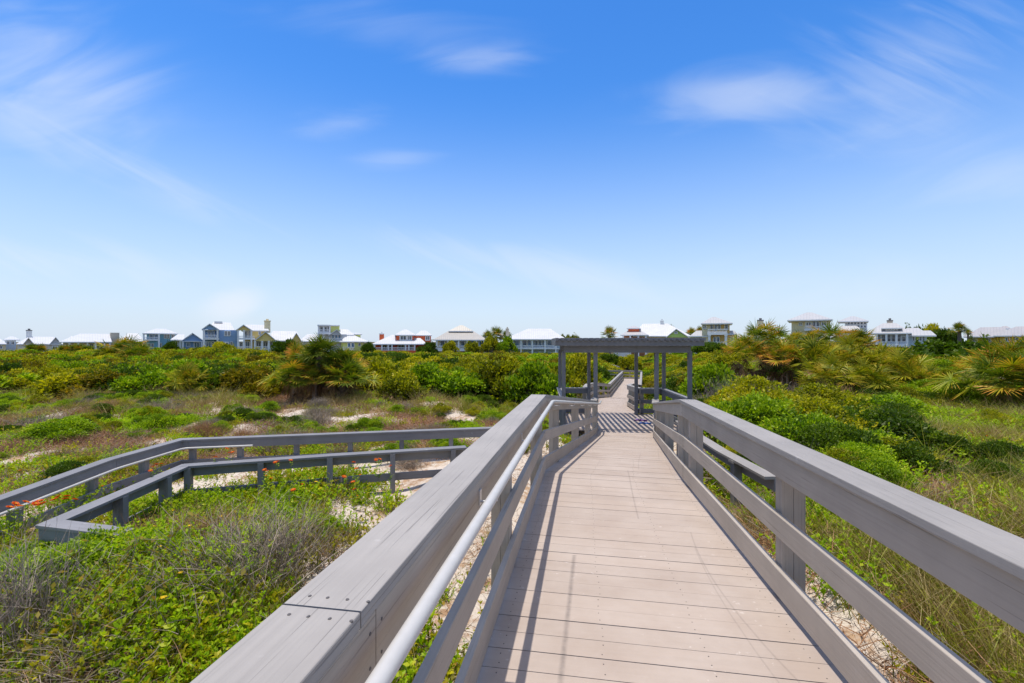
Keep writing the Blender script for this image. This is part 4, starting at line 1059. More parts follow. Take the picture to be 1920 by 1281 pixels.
def palm(label, px, ptop, Y, kind, sc=1.0, group=None, trunk=True, cat='palm', name='fan_palm', lean=0.0, x=None, dead=True, kz=None):
    X = (px - 960) / F * Y if x is None else x; z0 = ghs(X, Y); zt = EYE - (ptop - HZ) / F * Y
    src = CRN[kind] if trunk else PAL[kind]
    root = thing(name, label, cat, (X, Y, z0), random.uniform(0, 6.28), group)
    top = 1.08 * sc if trunk else 1.12 * sc
    hz_ = max(.1, zt - z0 - top)
    c = bpy.data.objects.new('fronds', src[0]); link(c, root); c.location = (0, 0, hz_); c.scale = (sc, sc, sc)
    if src[1] and dead:
        d = bpy.data.objects.new('dead_fronds', src[1]); link(d, root); d.location = (0, 0, hz_ * 1.0); d.scale = (sc, sc, sc * (kz or 1.0))
    if trunk:
        mb = MB(); n = 9; pts = [(0, 0, -.3 + (hz_ + .45) * i / n) for i in range(n + 1)]
        mb.tube(pts, [.19 * sc * (1.15 - .25 * i / n + .05 * (i % 2)) for i in range(n + 1)], 12); mb.build('trunk', 'palm_bark', root)
    return root
# the group with dead skirts standing on the sand edge
palm('tall fan palm with a brown skirt, middle of the dead-skirted group', 600, 630, 20.5, 0, 1.0, dead=True, kz=1.7)
palm('fan palm with drooping brown leaves at the left of the dead-skirted group', 556, 642, 20.8, 1, .9, kz=1.6)
palm('fan palm leaning out at the right of the dead-skirted group', 642, 650, 20.6, 0, .92, kz=1.5)
palm('short fan palm low in front of the dead-skirted group', 590, 688, 19.8, 1, .55, kz=1.3)
palm('yellowed palmetto among green shrubs on the left', 355, 690, 22.0, 2, .9, trunk=False, name='palmetto', cat='palmetto')
for (px, pt, Y, k, sc, lab) in ((548, 676, 20.0, 0, 1.0, 'low dark palmetto at the left foot of the dead-skirted palms'), (578, 664, 20.9, 1, 1.1, 'orange-tipped palmetto between the dead-skirted palms'), (622, 662, 20.9, 0, 1.1, 'dark palmetto filling the middle of the dead-skirted group'), (655, 676, 20.1, 0, 1.0, 'dark palmetto at the right foot of the dead-skirted palms')):
    palm(lab, px, pt, Y, k, sc, trunk=False, name='palmetto', cat='palmetto')
# palmettos on the right mound
mound = [(1420, 607, 25.5, 0, 1.15, 'dark palmetto crowning the left end of the right mound'), (1400, 632, 24.5, 1, 1.1, 'orange-tipped palmetto on the left shoulder of the right mound'),
         (1460, 618, 27, 0, 1.1, 'dark palmetto on the mound in front of the cream hip-roofed house'), (1500, 620, 27.5, 0, 1.0, 'small dark palmetto under the cream hip-roofed house'),
         (1565, 612, 27, 0, 1.2, 'large dark palmetto on top of the mound below the white tower'), (1615, 622, 26.5, 1, 1.1, 'dark palmetto right of the large one on top of the mound'),
         (1470, 640, 23.5, 1, 1.1, 'orange-tipped palmetto in the middle of the right mound'), (1525, 644, 22.5, 2, 1.2, 'yellow palmetto in the middle of the right mound'),
         (1585, 640, 22.5, 2, 1.2, 'yellow palmetto right of the middle of the mound'), (1640, 655, 22, 2, 1.15, 'yellow-green palmetto on the right shoulder of the mound'),
         (1690, 664, 21, 2, 1.2, 'bright yellow-green palmetto low on the right shoulder of the mound'), (1720, 690, 20, 2, .95, 'yellow palmetto at the right foot of the mound'),
         (1555, 676, 19.5, 2, 1.0, 'low green-yellow palmetto in front of the mound'), (1625, 682, 19, 2, 1.0, 'low palmetto with pale leaves in front of the mound'),
         (1895, 640, 17.5, 1, 1.35, 'big orange-tipped palmetto at the right edge of the picture'), (1865, 668, 16.5, 0, 1.25, 'dark green palmetto spreading below the big orange-tipped one'), (1935, 668, 15.8, 1, 1.2, 'palmetto cut by the right edge of the picture')]
for (px, pt, Y, k, sc, lab) in mound: palm(lab, px, pt, Y, k, sc, trunk=False, name='palmetto', cat='palmetto')
# clump in front of the blue house on the left
for (px, pt, Y, sc, lab) in ((238, 634, 58, 2.0, 'dark palmetto in the middle of the clump before the teal house'), (215, 641, 58, 1.8, 'dark palmetto at the left of the clump before the teal house'), (264, 643, 57, 1.7, 'dark palmetto at the right of the clump before the teal house'), (250, 650, 55, 1.5, 'lower palmetto in front of the clump before the teal house')):
    palm(lab, px, pt, Y, 0, sc, trunk=False, name='palmetto', cat='palmetto')
for (px, pt, Y, sc, lab) in ((1142, 612, 112, 2.2, 'lone fan palm standing above the pergola roof'), (930, 613, 135, 2.9, 'tall fan palm between the grey and the white roof'), (914, 619, 136, 2.4, 'fan palm close to the right end of the grey roof'), (950, 619, 136, 2.2, 'fan palm half behind the pale chimney'),
                             (1258, 609, 140, 2.0, 'palm top behind the roof ridge above the pergola'), (1295, 614, 138, 2.3, 'left palm of the row behind the tan tower house'), (1312, 612, 140, 2.4, 'right palm of the row behind the tan tower house'),
                             (1799, 604, 95, 1.7, 'windblown lone palm between the grey house and the long grey roofs'), (1815, 618, 98, .9, 'tiny palm right of the windblown one')):
    palm(lab, px, pt, Y, 1, sc, kz=1.0, dead=False)
for i, (px, pt) in enumerate(((60, 644), (78, 645), (118, 646), (130, 647), (142, 645), (152, 646), (165, 647))):
    palm('small dark fan palm in the row in front of the low white houses', px, pt, 88, i % 2, 1.5, group='palms in front of the low white houses', dead=False)

def tree(label, px, ptop, Y, rad, me, trunk_h=.35):
    X = (px - 960) / F * Y; z0 = ghs(X, Y); zt = EYE - (ptop - HZ) / F * Y; H = zt - z0
    root = thing('tree', label, 'tree', (X, Y, z0), random.uniform(0, 6.28))
    c = bpy.data.objects.new('crown', me); link(c, root); c.location = (0, 0, H * trunk_h * .6); c.scale = (rad, rad, H * (1 - trunk_h * .6) / .92)
    mb = MB(); mb.tube([(0, 0, -.4), (.05 * rad, 0, H * .3), (.1 * rad, .06 * rad, H * .75)], [.10 * rad, .08 * rad, .03 * rad], 9)
    for q in range(3):
        a = q * 2.1; mb.tube([(.03 * rad, 0, H * .28), (math.cos(a) * rad * .35, math.sin(a) * rad * .35, H * .6)], [.05 * rad, .02 * rad], 7)
    mb.build('trunk', 'bark', root)
for (px, pt, Y, rad, k, i, lab) in ((845, 641, 100, 1.9, 'olive', 0, 'small round tree at the left corner of the grey-roofed house'), (800, 642, 100, 2.4, 'dark', 0, 'dark round tree in front of the right end of the orange house'), (690, 641, 102, 1.7, 'dark', 1, 'dark round tree left of the orange house'),
        (885, 640, 98, 1.8, 'olive', 1, 'small tree in front of the middle of the grey-roofed house'), (920, 634, 99, 2.2, 'olive', 2, 'slim tree at the right corner of the grey-roofed house'), (948, 633, 100, 2.6, 'bright', 0, 'light green tree between the grey-roofed and white-roofed houses'),
        (320, 640, 100, 1.7, 'dark', 0, 'small dark tree beside the white porch of the blue gabled house'), (415, 643, 84, 2.4, 'olive', 0, 'round light tree in front of the tall blue house'), (535, 636, 90, 2.6, 'dark', 1, 'dark palm-like tree in front of the yellow house'),
        (1060, 628, 118, 2.4, 'olive', 1, 'olive tree showing over the left end of the pergola roof'), (1078, 632, 118, 2.0, 'olive', 2, 'small olive tree over the pergola roof, next to the larger one'), (1330, 641, 78, 3.6, 'dark', 1, 'dark tree below the porch of the tan tower house'),
        (1720, 614, 110, 3.6, 'dark', 0, 'dark tree behind the right wing of the grey house'), (1745, 612, 112, 3.4, 'olive', 0, 'olive tree in the row right of the grey house'), (1770, 616, 108, 3.8, 'dark', 1, 'dark tree at the right end of the row by the grey house'),
        (1150, 664, 84, 3.0, 'dark', 0, 'very dark tree seen under the pergola roof'), (1180, 668, 80, 2.4, 'olive', 0, 'olive tree seen under the middle of the pergola roof')):
    tree(lab, px, pt, Y, rad, S_(k, i))

# tall grass stalks leaning at the right
for (px, Y, h, lab) in ((1745, 8.2, .95, 'tall yellow-green grass tuft arching over the sand at the right'), (1400, 11.6, .8, 'pale grass tuft standing over the green row by the right railing'), (1680, 5.0, .9, 'tall green grass tuft just outside the right railing')):
    me = grass_mesh('tall_grass', 'grass_green', 46, int(px), 1.0, .012, .05, .16, .55, (.5, .95))
    plant('grass_tuft', lab, 'grass tuft', px, 0, Y, .9, me, h=h)

# orange flowers in the side ramp
def flower_mesh():
    b = NB(); r = np.random.default_rng(3)
    for layer, (nn, l, up) in enumerate(((9, .05, .25), (9, .038, .6))):
        a = np.arange(nn) * 6.283 / nn + layer * .3; D = np.stack([np.cos(a), np.sin(a), np.full(nn, up)], 1)
        b.leaves(np.zeros((nn, 3)), D, np.tile(np.array([0, 0, 1.0]), (nn, 1)), l, .034, r.uniform(0, 1, nn))
    a = np.arange(8) * .785; b.leaves(np.tile(np.array([0, 0, .012]), (8, 1)), np.stack([np.cos(a), np.sin(a), np.full(8, .5)], 1), np.tile(np.array([0, 0, 1.0]), (8, 1)), .014, .012, np.zeros(8), 1)
    return b.mesh('flower_head', ['petal_orange', 'petal_yellow'])
def stem_mesh(h):
    b = NB(); r = np.random.default_rng(5); b.strands(np.zeros((2, 3)), np.array([[0, 0, 1.0]] * 2), h, .006, np.zeros((2, 3)), np.full(2, .3), np.full(2, .5), 2, 0, 'twig', np.array([[1, 0, 0], [0, 1, 0.]]))
    n = 14; z = r.uniform(.02, h * .8, n); a = r.uniform(0, 6.28, n); b.leaves(np.stack([0 * z, 0 * z, z], 1), np.stack([np.cos(a), np.sin(a), np.full(n, .6)], 1), np.tile(np.array([0, 0, 1.0]), (n, 1)), .06, .02, r.uniform(.2, .8, n))
    return b.mesh('flower_stem', ['leaf_bright'])
FH, FS = flower_mesh(), stem_mesh(.30)
fl = [(18, 953), (35, 951), (66, 946), (74, 941), (80, 946), (48, 943), (102, 938), (109, 933), (122, 937), (125, 932), (140, 938), (28, 946)]
fl2 = [(288, 876), (293, 872), (302, 871), (282, 884), (425, 842), (430, 850), (436, 849), (404, 858), (516, 868), (521, 866), (545, 864), (496, 882), (500, 884), (663, 868), (668, 880), (705, 863), (712, 862), (732, 875), (645, 895), (662, 905), (664, 919), (550, 920)]
for i, (px, py) in enumerate(fl + fl2):
    Y = 5.6 + (952 - py) * .035 if i < len(fl) else 6.9 + (880 - py) * .03
    X, _, Z = at(px, py, Y); z0 = ghs(X, Y)
    o = thing('orange_flower', 'orange daisy flower among the herbs of the side ramp', 'flower', (X, Y, Z - .29), random.uniform(0, 6.28), 'orange flowers in the side ramp')
    s = bpy.data.objects.new('stem', FS); link(s, o); hd = bpy.data.objects.new('flower_head', FH); link(hd, o); hd.location = (0, 0, .295); hd.rotation_euler = (random.uniform(-.3, .3) + .35, random.uniform(-.3, .3), 0)
    k = 1.0 if i < len(fl) else .75
    hd.scale = (k, k, k)
# ------------------------------------------------------------------ houses across the dunes
for nm, c in (('w_cream', (.80, .68, .42)), ('w_yellow', (.80, .60, .20)), ('w_blue', (.27, .42, .66)), ('w_teal', (.25, .52, .68)), ('w_white', (.76, .76, .74)), ('w_lblue', (.62, .70, .76)), ('w_red', (.75, .13, .035)),
              ('w_green', (.68, .72, .22)), ('w_tan', (.74, .48, .15)), ('w_grey', (.56, .58, .60)), ('w_lime', (.58, .76, .18)), ('w_beige', (.58, .50, .38)), ('w_orange', (.50, .20, .08)), ('w_pale', (.74, .68, .55))):
    mat_siding(nm, c)
for nm, c in (('r_white', (.54, .54, .54)), ('r_grey', (.40, .37, .32)), ('r_silver', (.43, .42, .41)), ('r_dark', (.36, .34, .33))): mat_roof(nm, c)
mat_plain('trim_white', (.80, .80, .79), .5)
mat_plain('stone_cap', (.20, .19, .18), .8)
def mat_glass(name, col):
    m, nt = newmat(name)
    p = nd(nt, 'ShaderNodeBsdfPrincipled', i_Roughness=.08); p.inputs['Base Color'].default_value = (*col, 1); p.inputs['Specular IOR Level'].default_value = .8
    n = noise(nt, nd(nt, 'ShaderNodeNewGeometry').outputs['Position'], .9, 2); r_ = ramp(nt, [(.35, tuple(c * .5 for c in col)), (.65, tuple(min(1, c * 1.6) for c in col))]); nt.links.new(n.outputs[0], r_.inputs[0]); nt.links.new(r_.outputs[0], p.inputs['Base Color'])
    out(nt, p.outputs[0]); MAT[name] = m
mat_glass('glass_dark', (.045, .06, .085)); mat_glass('glass_blue', (.05, .14, .26))

class House:
    def __init__(s, label, pxc, dist, base_py=None, cat='house', zbase=None):
        s.az = math.atan((pxc - 960) / F); s.R = dist / math.cos(s.az); s.d0 = dist
        x, y = s.R * math.sin(s.az), s.R * math.cos(s.az)
        s.z = ghs(x, y) - .3
        s.o = thing('house', label, cat, (x, y, s.z), -s.az)
    def u(s, px, d=0): return (s.R + d) * math.tan(math.atan((px - 960) / F) - s.az)
    def zz(s, py, px=None, d=0):
        u = s.u(px, d) if px is not None else 0
        Y = (s.R + d) * math.cos(s.az) - u * math.sin(s.az)
        return EYE - (py - HZ) / F * Y - s.z
    def _pm(s, p0, p1, d): return .5 * (p0 + p1)
    def block(s, p0, p1, y0, y1, d0, d1, mat, name='wall'):
        """box whose front face spans the given sight lines; y1 None runs into the ground"""
        pm = s._pm(p0, p1, d0); a, b = s.u(p0, d0), s.u(p1, d0); zt = s.zz(y0, pm, d0); zb = -.6 if y1 is None else s.zz(y1, pm, d0)
        mb = MB(); mb.box(((a + b) / 2, (d0 + d1) / 2, (zt + zb) / 2), ((b - a) / 2, (d1 - d0) / 2, (zt - zb) / 2), uvs=1); return mb.build(name, mat, s.o)
    def roof(s, e0, e1, ye, yr, d0, d1, mat, r0=None, r1=None, th=.22, rd=None, gable=False, name='roof'):
        """hip (or with r0=e0, r1=e1 a plain) roof with fascia: eave from e0 to e1 at ye, ridge from r0 to r1 at yr"""
        pm = (e0 + e1) / 2; a, b = s.u(e0, d0), s.u(e1, d0); z0 = s.zz(ye, pm, d0); dm = (d0 + d1) / 2 if rd is None else rd
        r0 = pm if r0 is None else r0; r1 = pm if r1 is None else r1
        q0, q1 = s.u(r0, dm), s.u(r1, dm); z1 = s.zz(yr, (r0 + r1) / 2, dm)
        if q1 - q0 < .05: q1 = q0 + .05
        E = [(a, d0, z0), (b, d0, z0), (b, d1, z0), (a, d1, z0)]; L_ = [(x, y, z - th) for x, y, z in E]; Rg = [(q0, dm, z1), (q1, dm, z1)]
        mb = MB()
        def f(pts, ax):   # u runs along the eave, v up the slope
            mb.face(pts, [((p[0] if ax == 0 else p[1]), p[2]) for p in pts])
        f([E[0], E[1], Rg[1], Rg[0]], 0); f([E[1], E[2], Rg[1]], 1); f([E[2], E[3], Rg[0], Rg[1]], 0); f([E[3], E[0], Rg[0]], 1)
        for i in range(4):
            j = (i + 1) % 4; mb.face([L_[i], L_[j], E[j], E[i]], [(0.3, 0), (.3, 0), (.3, 1), (.3, 1)], m=1)
        mb.face([L_[3], L_[2], L_[1], L_[0]], [(.3, 0)] * 4, m=1)
        return mb.build(name, [mat, 'trim_white'], s.o)
    def gable(s, e0, e1, ye, yr, d0, d1, mat, wall, apex=None, th=.2, over=.5):
        """gable facing the viewer: roof planes run back from d0 to d1; the triangular wall sits under them"""
        pm = (e0 + e1) / 2; ap = pm if apex is None else apex
        a, b, c = s.u(e0, d0), s.u(e1, d0), s.u(ap, d0); z0 = s.zz(ye, pm, d0); z1 = s.zz(yr, ap, d0)
        mb = MB()
        for p, q in (((a, z0), (c, z1)), ((c, z1), (b, z0))):
            top = [(p[0], d0, p[1]), (q[0], d0, q[1]), (q[0], d1, q[1]), (p[0], d1, p[1])]
            bot = [(x, y, z - th) for x, y, z in top]
            mb.face(top, [(x[1], x[0]) for x in top]); mb.face(bot[::-1], [(.3, 0)] * 4, m=1)
            for i in range(4):
                j = (i + 1) % 4; mb.face([bot[i], bot[j], top[j], top[i]], [(.3, 0)] * 4, m=1)
        mb.build('roof', [mat, 'trim_white'], s.o)
        mb = MB(); k = .93; w = .25; A = (c + (a - c) * k, z0 - th * .4); B = (c + (b - c) * k, z0 - th * .4); T = (c, z1 - th * 1.6)
        y0 = d0 + over; f0 = [(A[0], y0, A[1]), (B[0], y0, B[1]), (T[0], y0, T[1])]; f1 = [(x, y0 + w, z) for x, y, z in f0]
        mb.face(f0, [(0, 0), (1, 0), (.5, 1)]); mb.face(f1[::-1], [(0, 0)] * 3)
        for i in range(3):
            j = (i + 1) % 3; mb.face([f0[j], f0[i], f1[i], f1[j]], [(0, 0)] * 4)
        mb.build('gable_wall', wall, s.o)
    def win(s, p0, p1, y0, y1, d, glass='glass_dark', mull=1, trans=0):
        """window proud of the wall face at depth d: white frame with its panes"""
        pm = (p0 + p1) / 2; a, b = s.u(p0, d), s.u(p1, d); zt, zb = s.zz(y0, pm, d), s.zz(y1, pm, d)
        if b - a < .2: return
        t = min(.13, (b - a) * .12); mb = MB(); yy = d - .06
        mb.box(((a + b) / 2, yy, zt), ((b - a) / 2 + t, .07, t)); mb.box(((a + b) / 2, yy, zb), ((b - a) / 2 + t, .08, t))
        for x in [a, b] + [a + (b - a) * i / (mull + 1) for i in range(1, mull + 1)]:
            mb.box((x, yy, (zt + zb) / 2), (t * (1 if x in (a, b) else .55), .066, (zt - zb) / 2 - t))
        for i in range(trans): mb.box(((a + b) / 2, yy + .004, zb + (zt - zb) * (i + 1) / (trans + 1)), ((b - a) / 2 - t, .058, t * .5))
        f = mb.build('window', 'trim_white', s.o)
        mb = MB(); mb.box(((a + b) / 2, d - .025, (zt + zb) / 2), ((b - a) / 2, .02, (zt - zb) / 2)); mb.build('pane', glass, f)
    def col(s, px, y0, y1, d, w=.16, mat='trim_white'):
        zt = s.zz(y0, px, d); zb = -.6 if y1 is None else s.zz(y1, px, d)
        mb = MB(); x = s.u(px, d); mb.box((x, d, (zt + zb) / 2), (w, w, (zt - zb) / 2)); mb.box((x, d, zt - .12), (w * 1.4, w * 1.4, .08)); mb.box((x, d, zb + .2), (w * 1.3, w * 1.3, .1)); mb.build('column', mat, s.o)
    def cols(s, pxs, y0, y1, d, w=.16):
        for p in pxs: s.col(p, y0, y1, d, w)
    def rail(s, p0, p1, y0, y1, d):
        pm = (p0 + p1) / 2; a, b = s.u(p0, d), s.u(p1, d); zt, zb = s.zz(y0, pm, d), s.zz(y1, pm, d); mb = MB()
        mb.box(((a + b) / 2, d, zt), ((b - a) / 2, .06, .06)); mb.box(((a + b) / 2, d, zb + .1), ((b - a) / 2, .05, .05))
        n = max(3, int((b - a) / .26))
        for i in range(n + 1): mb.box((a + .03 + (b - a - .06) * i / n, d, (zt + zb) / 2 + .05), (.035, .035, (zt - zb) / 2 - .06))
        mb.build('balcony_railing', 'trim_white', s.o)
    def slab(s, p0, p1, y0, y1, d0, d1, mat='trim_white', name='balcony_floor'): return s.block(p0, p1, y0, y1, d0, d1, mat, name)
    def chim(s, p0, p1, y0, y1, d0, mat='w_beige', cap='stone_cap'):
        pm = (p0 + p1) / 2; a, b = s.u(p0, d0), s.u(p1, d0); zt, zb = s.zz(y0, pm, d0), s.zz(y1, pm, d0); w = (b - a) / 2
        mb = MB(); mb.box(((a + b) / 2, d0, (zt + zb) / 2), (w, w, (zt - zb) / 2)); c = mb.build('chimney', mat, s.o)
        mb = MB(); mb.box(((a + b) / 2, d0, zt + .1), (w * 1.12, w * 1.12, .12)); mb.box(((a + b) / 2, d0, zt + .4), (w * .45, w * .45, .19)); mb.build('chimney_cap', cap, c)

# far left edge
h = House('pale cream house cut by the left edge of the picture', 4, 118)
h.block(-30, 11, 645, None, 0, 9, 'w_cream'); h.roof(-34, 13, 645, 636, -.5, 9.5, 'r_white', -20, 2); h.win(-2, 4, 648, 654, 0)
h = House('small blue house with a white pyramid roof at the far left', 22, 126)
h.block(9, 30, 636.5, None, 0, 8, 'w_lblue'); h.roof(6, 38, 637, 631, -.5, 9, 'r_white', 18, 26); h.win(12, 18, 640, 646, 0); h.win(21, 27, 640, 646, 0)
h = House('low white-roofed house with twin gables and a black-topped chimney', 75, 120)
h.block(33, 116, 645, None, 0, 12, 'w_pale'); h.roof(30, 122, 645, 631.5, -.4, 12, 'r_white', 54, 100, rd=6)
h.gable(43, 64, 645, 633, -.8, 6, 'r_white', 'w_beige'); h.gable(91, 118, 647, 632, -.8, 6, 'r_white', 'w_grey'); h.chim(49, 60, 620.5, 634, 6, 'w_white'); h.win(66, 74, 648, 654, 0); h.win(78, 86, 648, 654, 0); h.win(98, 108, 649, 655, 0)
h = House('long low white house with a wide porch and a square pale chimney block', 168, 112)
h.block(118, 206, 641, None, 2.2, 12, 'w_cream'); h.roof(110, 210, 641, 626, -.4, 12.5, 'r_white', 150, 205, rd=7); h.block(207, 224, 624, None, 3, 7, 'w_beige', 'chimney')
h.roof(128, 140, 634, 630, 3, 6, 'r_white'); h.cols((113, 130, 147, 164, 179, 196, 206), 641.5, None, 0); h.win(181, 186, 644, 653, 2.2, mull=0); h.win(188, 193, 644, 653, 2.2, mull=0); h.win(150, 160, 645, 653, 2.2); h.win(168, 176, 645, 653, 2.2); h.win(122, 134, 645, 653, 2.2)
h = House('white roof of a house mostly hidden behind the dark palmetto clump', 248, 128)
h.block(228, 268, 639, None, 0, 9, 'w_white'); h.roof(222, 272, 640, 625, -.5, 9.5, 'r_white', 240, 258)
h = House('teal blue house with a white hip roof and an upper balcony', 299, 112)
h.block(275, 331, 625, None, 1.6, 11, 'w_teal'); h.roof(267, 334, 625, 616.5, -.3, 11.5, 'r_white', 292, 310, rd=6)
h.cols((269.5, 298), 625.5, None, 0, .18); h.slab(268, 299, 637, 639, -.1, 1.6); h.rail(269, 298, 632.5, 637, 0); h.win(280, 287, 627, 636.5, 1.6, 'glass_blue', 0); h.win(290, 297, 627, 636.5, 1.6, 'glass_blue', 0)
h.win(308, 312, 627, 635, 1.6); h.win(314, 318, 627, 635, 1.6); h.win(278, 282, 644, 652, 1.6); h.win(284, 288, 644, 652, 1.6); h.win(297, 303, 643.5, 653, 1.6); h.win(322, 328, 628, 635, 1.6)
h = House('blue house with one low gable and a white side porch', 350, 108)
h.block(342, 380, 640, None, 1.4, 10, 'w_blue'); h.gable(339, 383, 639.5, 624, -.3, 10, 'r_white', 'w_blue', apex=361); h.roof(319, 346, 637, 627, .5, 10, 'r_white', 333, 346, rd=6); h.cols((325, 338), 637.5, None, 1.0); h.block(328, 343, 638, None, 4, 10, 'w_white')
h.cols((343, 378), 640, None, .1); h.slab(341, 381, 639.5, 641, 0, 1.2); h.win(350, 356, 643, 650, 1.4, 'glass_blue'); h.win(364, 374, 642, 652, 1.4, 'glass_blue')
h = House('tall blue house with a front gable, a balcony and a flat vent on its roof', 411, 106)
h.block(411, 445, 619, None, .6, 11, 'w_blue'); h.block(384, 411.5, 619, None, 2.8, 11, 'w_blue'); h.roof(390, 440, 619, 604.5, 1, 11.5, 'r_white', 400, 432, rd=6.5); h.gable(378, 411, 617.5, 606.5, -.4, 6, 'r_white', 'w_blue', apex=393)
h.block(402, 417, 602.8, 606, 5.5, 7.5, 'w_grey', 'roof_vent'); h.cols((382, 408), 618, None, 0, .18); h.slab(381, 411, 634, 637, -.1, 2.8); h.rail(382, 409, 628.5, 634, 0); h.win(390, 395, 620, 632, 2.8, 'glass_blue', 0); h.win(397, 402, 620, 632, 2.8, 'glass_blue', 0)
h.win(421, 426, 621, 630, .6); h.win(427, 432, 621, 630, .6); h.win(386, 395, 641, 655, 2.8, 'glass_blue'); h.win(396, 406, 641, 655, 2.8, 'glass_blue'); h.win(432, 436, 641, 648, .6); h.win(418, 428, 642, 652, .6)
h = House('pale yellow two-storey house with three gables, porches and a tall chimney', 500, 106)
h.block(456, 498, 619, None, 2.4, 11, 'w_yellow'); h.block(478, 516, 638, None, 2.2, 10, 'w_yellow'); h.block(500, 562, 638, None, 3.5, 12, 'w_cream'); h.gable(442, 473, 619, 608.5, -.3, 9, 'r_white', 'w_yellow', apex=456.5); h.roof(452, 505, 619.5, 609, 2, 11, 'r_white', 462, 496, rd=6)
h.gable(476, 519, 639, 621.5, -.9, 10, 'r_white', 'w_yellow', apex=498); h.roof(500, 566, 638.5, 621, 3, 13, 'r_white', 512, 556, rd=8); h.gable(545, 566, 640, 624, 1.6, 8, 'r_white', 'w_yellow', apex=556); h.chim(495.5, 507, 603, 624, 4, 'w_cream', 'w_cream')
h.slab(445, 478, 634.5, 637, -.1, 2.4); h.rail(446, 477, 630.5, 635, 0); h.cols((446.5, 457.5, 471.5), 619.5, None, 0, .17); h.slab(445, 518, 656, 664, -.2, 2.2, 'w_cream', 'porch_floor'); h.rail(446, 472, 650, 656, -.05); h.rail(480, 516, 650, 656, -.55)
h.cols((478, 491.5, 504, 515.5), 639.5, None, -.6, .17); h.win(459, 464, 621, 633, 2.4, 'glass_dark'); h.win(466, 470, 621, 633, 2.4); h.win(449, 455, 641, 651, 2.4); h.win(460, 468, 640.5, 653, 2.4, 'glass_blue'); h.win(481, 489, 641, 653, 2.2); h.win(494, 502, 641, 653, 2.2); h.win(506, 514, 641, 653, 2.2); h.win(485, 489, 621, 628, 2.4); h.win(530, 536, 641, 649, 3.5); h.win(548, 553, 645, 652, 3.5)
h = House('white roof showing just left of the pale green house', 582, 130)
h.block(566, 604, 639, None, 0, 8, 'w_white'); h.roof(560, 606, 640, 627, -.5, 9, 'r_white', 576, 592)
h = House('pale green and white house with a flat-roofed lookout tower', 638, 118)
h.block(598, 620, 611, None, 4.4, 9, 'w_white'); h.slab(595, 620, 609, 611.2, 2.6, 9.5, 'trim_white', 'roof'); h.slab(595, 621, 624, 627, 2.6, 9, 'trim_white'); h.rail(596, 619, 618.5, 624, 2.8); h.cols((597, 607, 618), 611.5, None, 2.9, .12); h.win(600, 606, 613, 622, 4.4, mull=0); h.win(608, 613, 613, 622, 4.4, mull=0); h.win(614.5, 618, 613, 622, 4.4, mull=0)
h.block(616, 636.5, 610.5, None, 5, 9, 'w_green'); h.slab(615, 637, 609.8, 611.6, 4.6, 9.3, 'trim_white', 'roof'); h.block(618, 650, 627, None, 2.4, 9, 'w_grey'); h.gable(616, 641, 628, 617.5, .4, 8, 'r_silver', 'w_grey', apex=632); h.roof(630, 664, 628, 617.5, 3, 9, 'r_white', 638, 652, rd=6)
h.block(656, 676, 626, None, 4, 9, 'w_green'); h.roof(652, 679, 626.5, 624, 3.6, 9.3, 'r_white', 660, 672); h.win(622, 627, 628, 636, 2.4, 'glass_blue', 0); h.win(628, 633, 628, 636, 2.4, 'glass_blue', 0); h.win(634, 639, 628, 636, 2.4, 'glass_blue', 0); h.slab(616, 642, 639, 641, 1, 2.4); h.rail(617, 641, 634.5, 639, 1.1)
h.block(640, 680, 640.5, None, 1, 8, 'w_green'); h.roof(636, 692, 640.5, 626.5, 0, 8, 'r_white', 655, 659, rd=4); h.win(652, 657, 643, 652, 1, 'glass_blue', 0); h.win(659, 664, 643, 652, 1, 'glass_blue', 0); h.win(672, 676, 643, 649, 1); h.slab(640, 664, 655, 657, -.6, 1); h.rail(641, 663, 651, 655, -.5)
h = House('orange red house with white hip roofs, a corner chimney and a white porch', 752, 114)
h.block(704, 778, 646, None, 2, 11, 'w_red'); h.block(743, 776, 628, None, 2.2, 9, 'w_red'); h.block(772, 808, 628, None, 4.5, 10, 'w_red'); h.roof(697, 795, 645, 628, -.3, 11, 'r_white', 735, 770, rd=6); h.roof(740, 780, 628, 618, 1.6, 9.5, 'r_white', 757, 763); h.roof(778, 810, 628.5, 620, 4, 10.5, 'r_white', 790, 799)
h.roof(774, 800, 644, 634, .2, 5, 'r_white', 782, 788); h.chim(711.5, 720, 627, 640, 5, 'w_red', 'trim_white'); h.win(750, 762, 629.5, 638, 2.2, mull=1); h.win(764.5, 772, 629.5, 638, 2.2); h.win(798, 805, 630, 638, 4.5); h.slab(742, 777, 641, 644, 1.7, 2.4, 'w_red', 'planter')
h.cols((702, 716, 728, 735, 760.5, 766.5, 777.5), 646, None, 0, .17); h.rail(702, 777, 652, 657.5, .05); h.slab(700, 780, 657.5, 665, -.2, 2.2, 'w_red', 'porch_floor'); h.win(717, 725, 646.8, 656, 2, mull=1); h.win(730, 735, 646.8, 656, 2, mull=0); h.win(746, 758, 647, 656, 2); h.win(768, 774, 647, 656, 2)
h = House('cream house with a grey two-tier hip roof and blue glazed porch', 862, 112)
h.block(817, 908, 637, None, 2, 12, 'w_cream'); h.roof(812, 914, 637, 620, -.4, 12.5, 'r_grey', 842, 886, rd=6); h.block(847, 880, 619.5, 623, 5, 7, 'w_grey'); h.roof(841, 887, 620.5, 610, 4.3, 7.8, 'r_grey', 862, 868)
h.cols((819, 840, 860, 876, 893, 908), 637.5, None, 0, .18); h.slab(816, 910, 654.5, 658.5, -.2, 2, 'trim_white', 'porch_floor'); h.rail(818, 909, 649, 654.5, -.05)
for p in ((825, 834), (842, 848), (850, 857), (864, 872), (880, 890), (898, 907)): h.win(p[0], p[1], 638.5, 649, 2, 'glass_blue', 0)
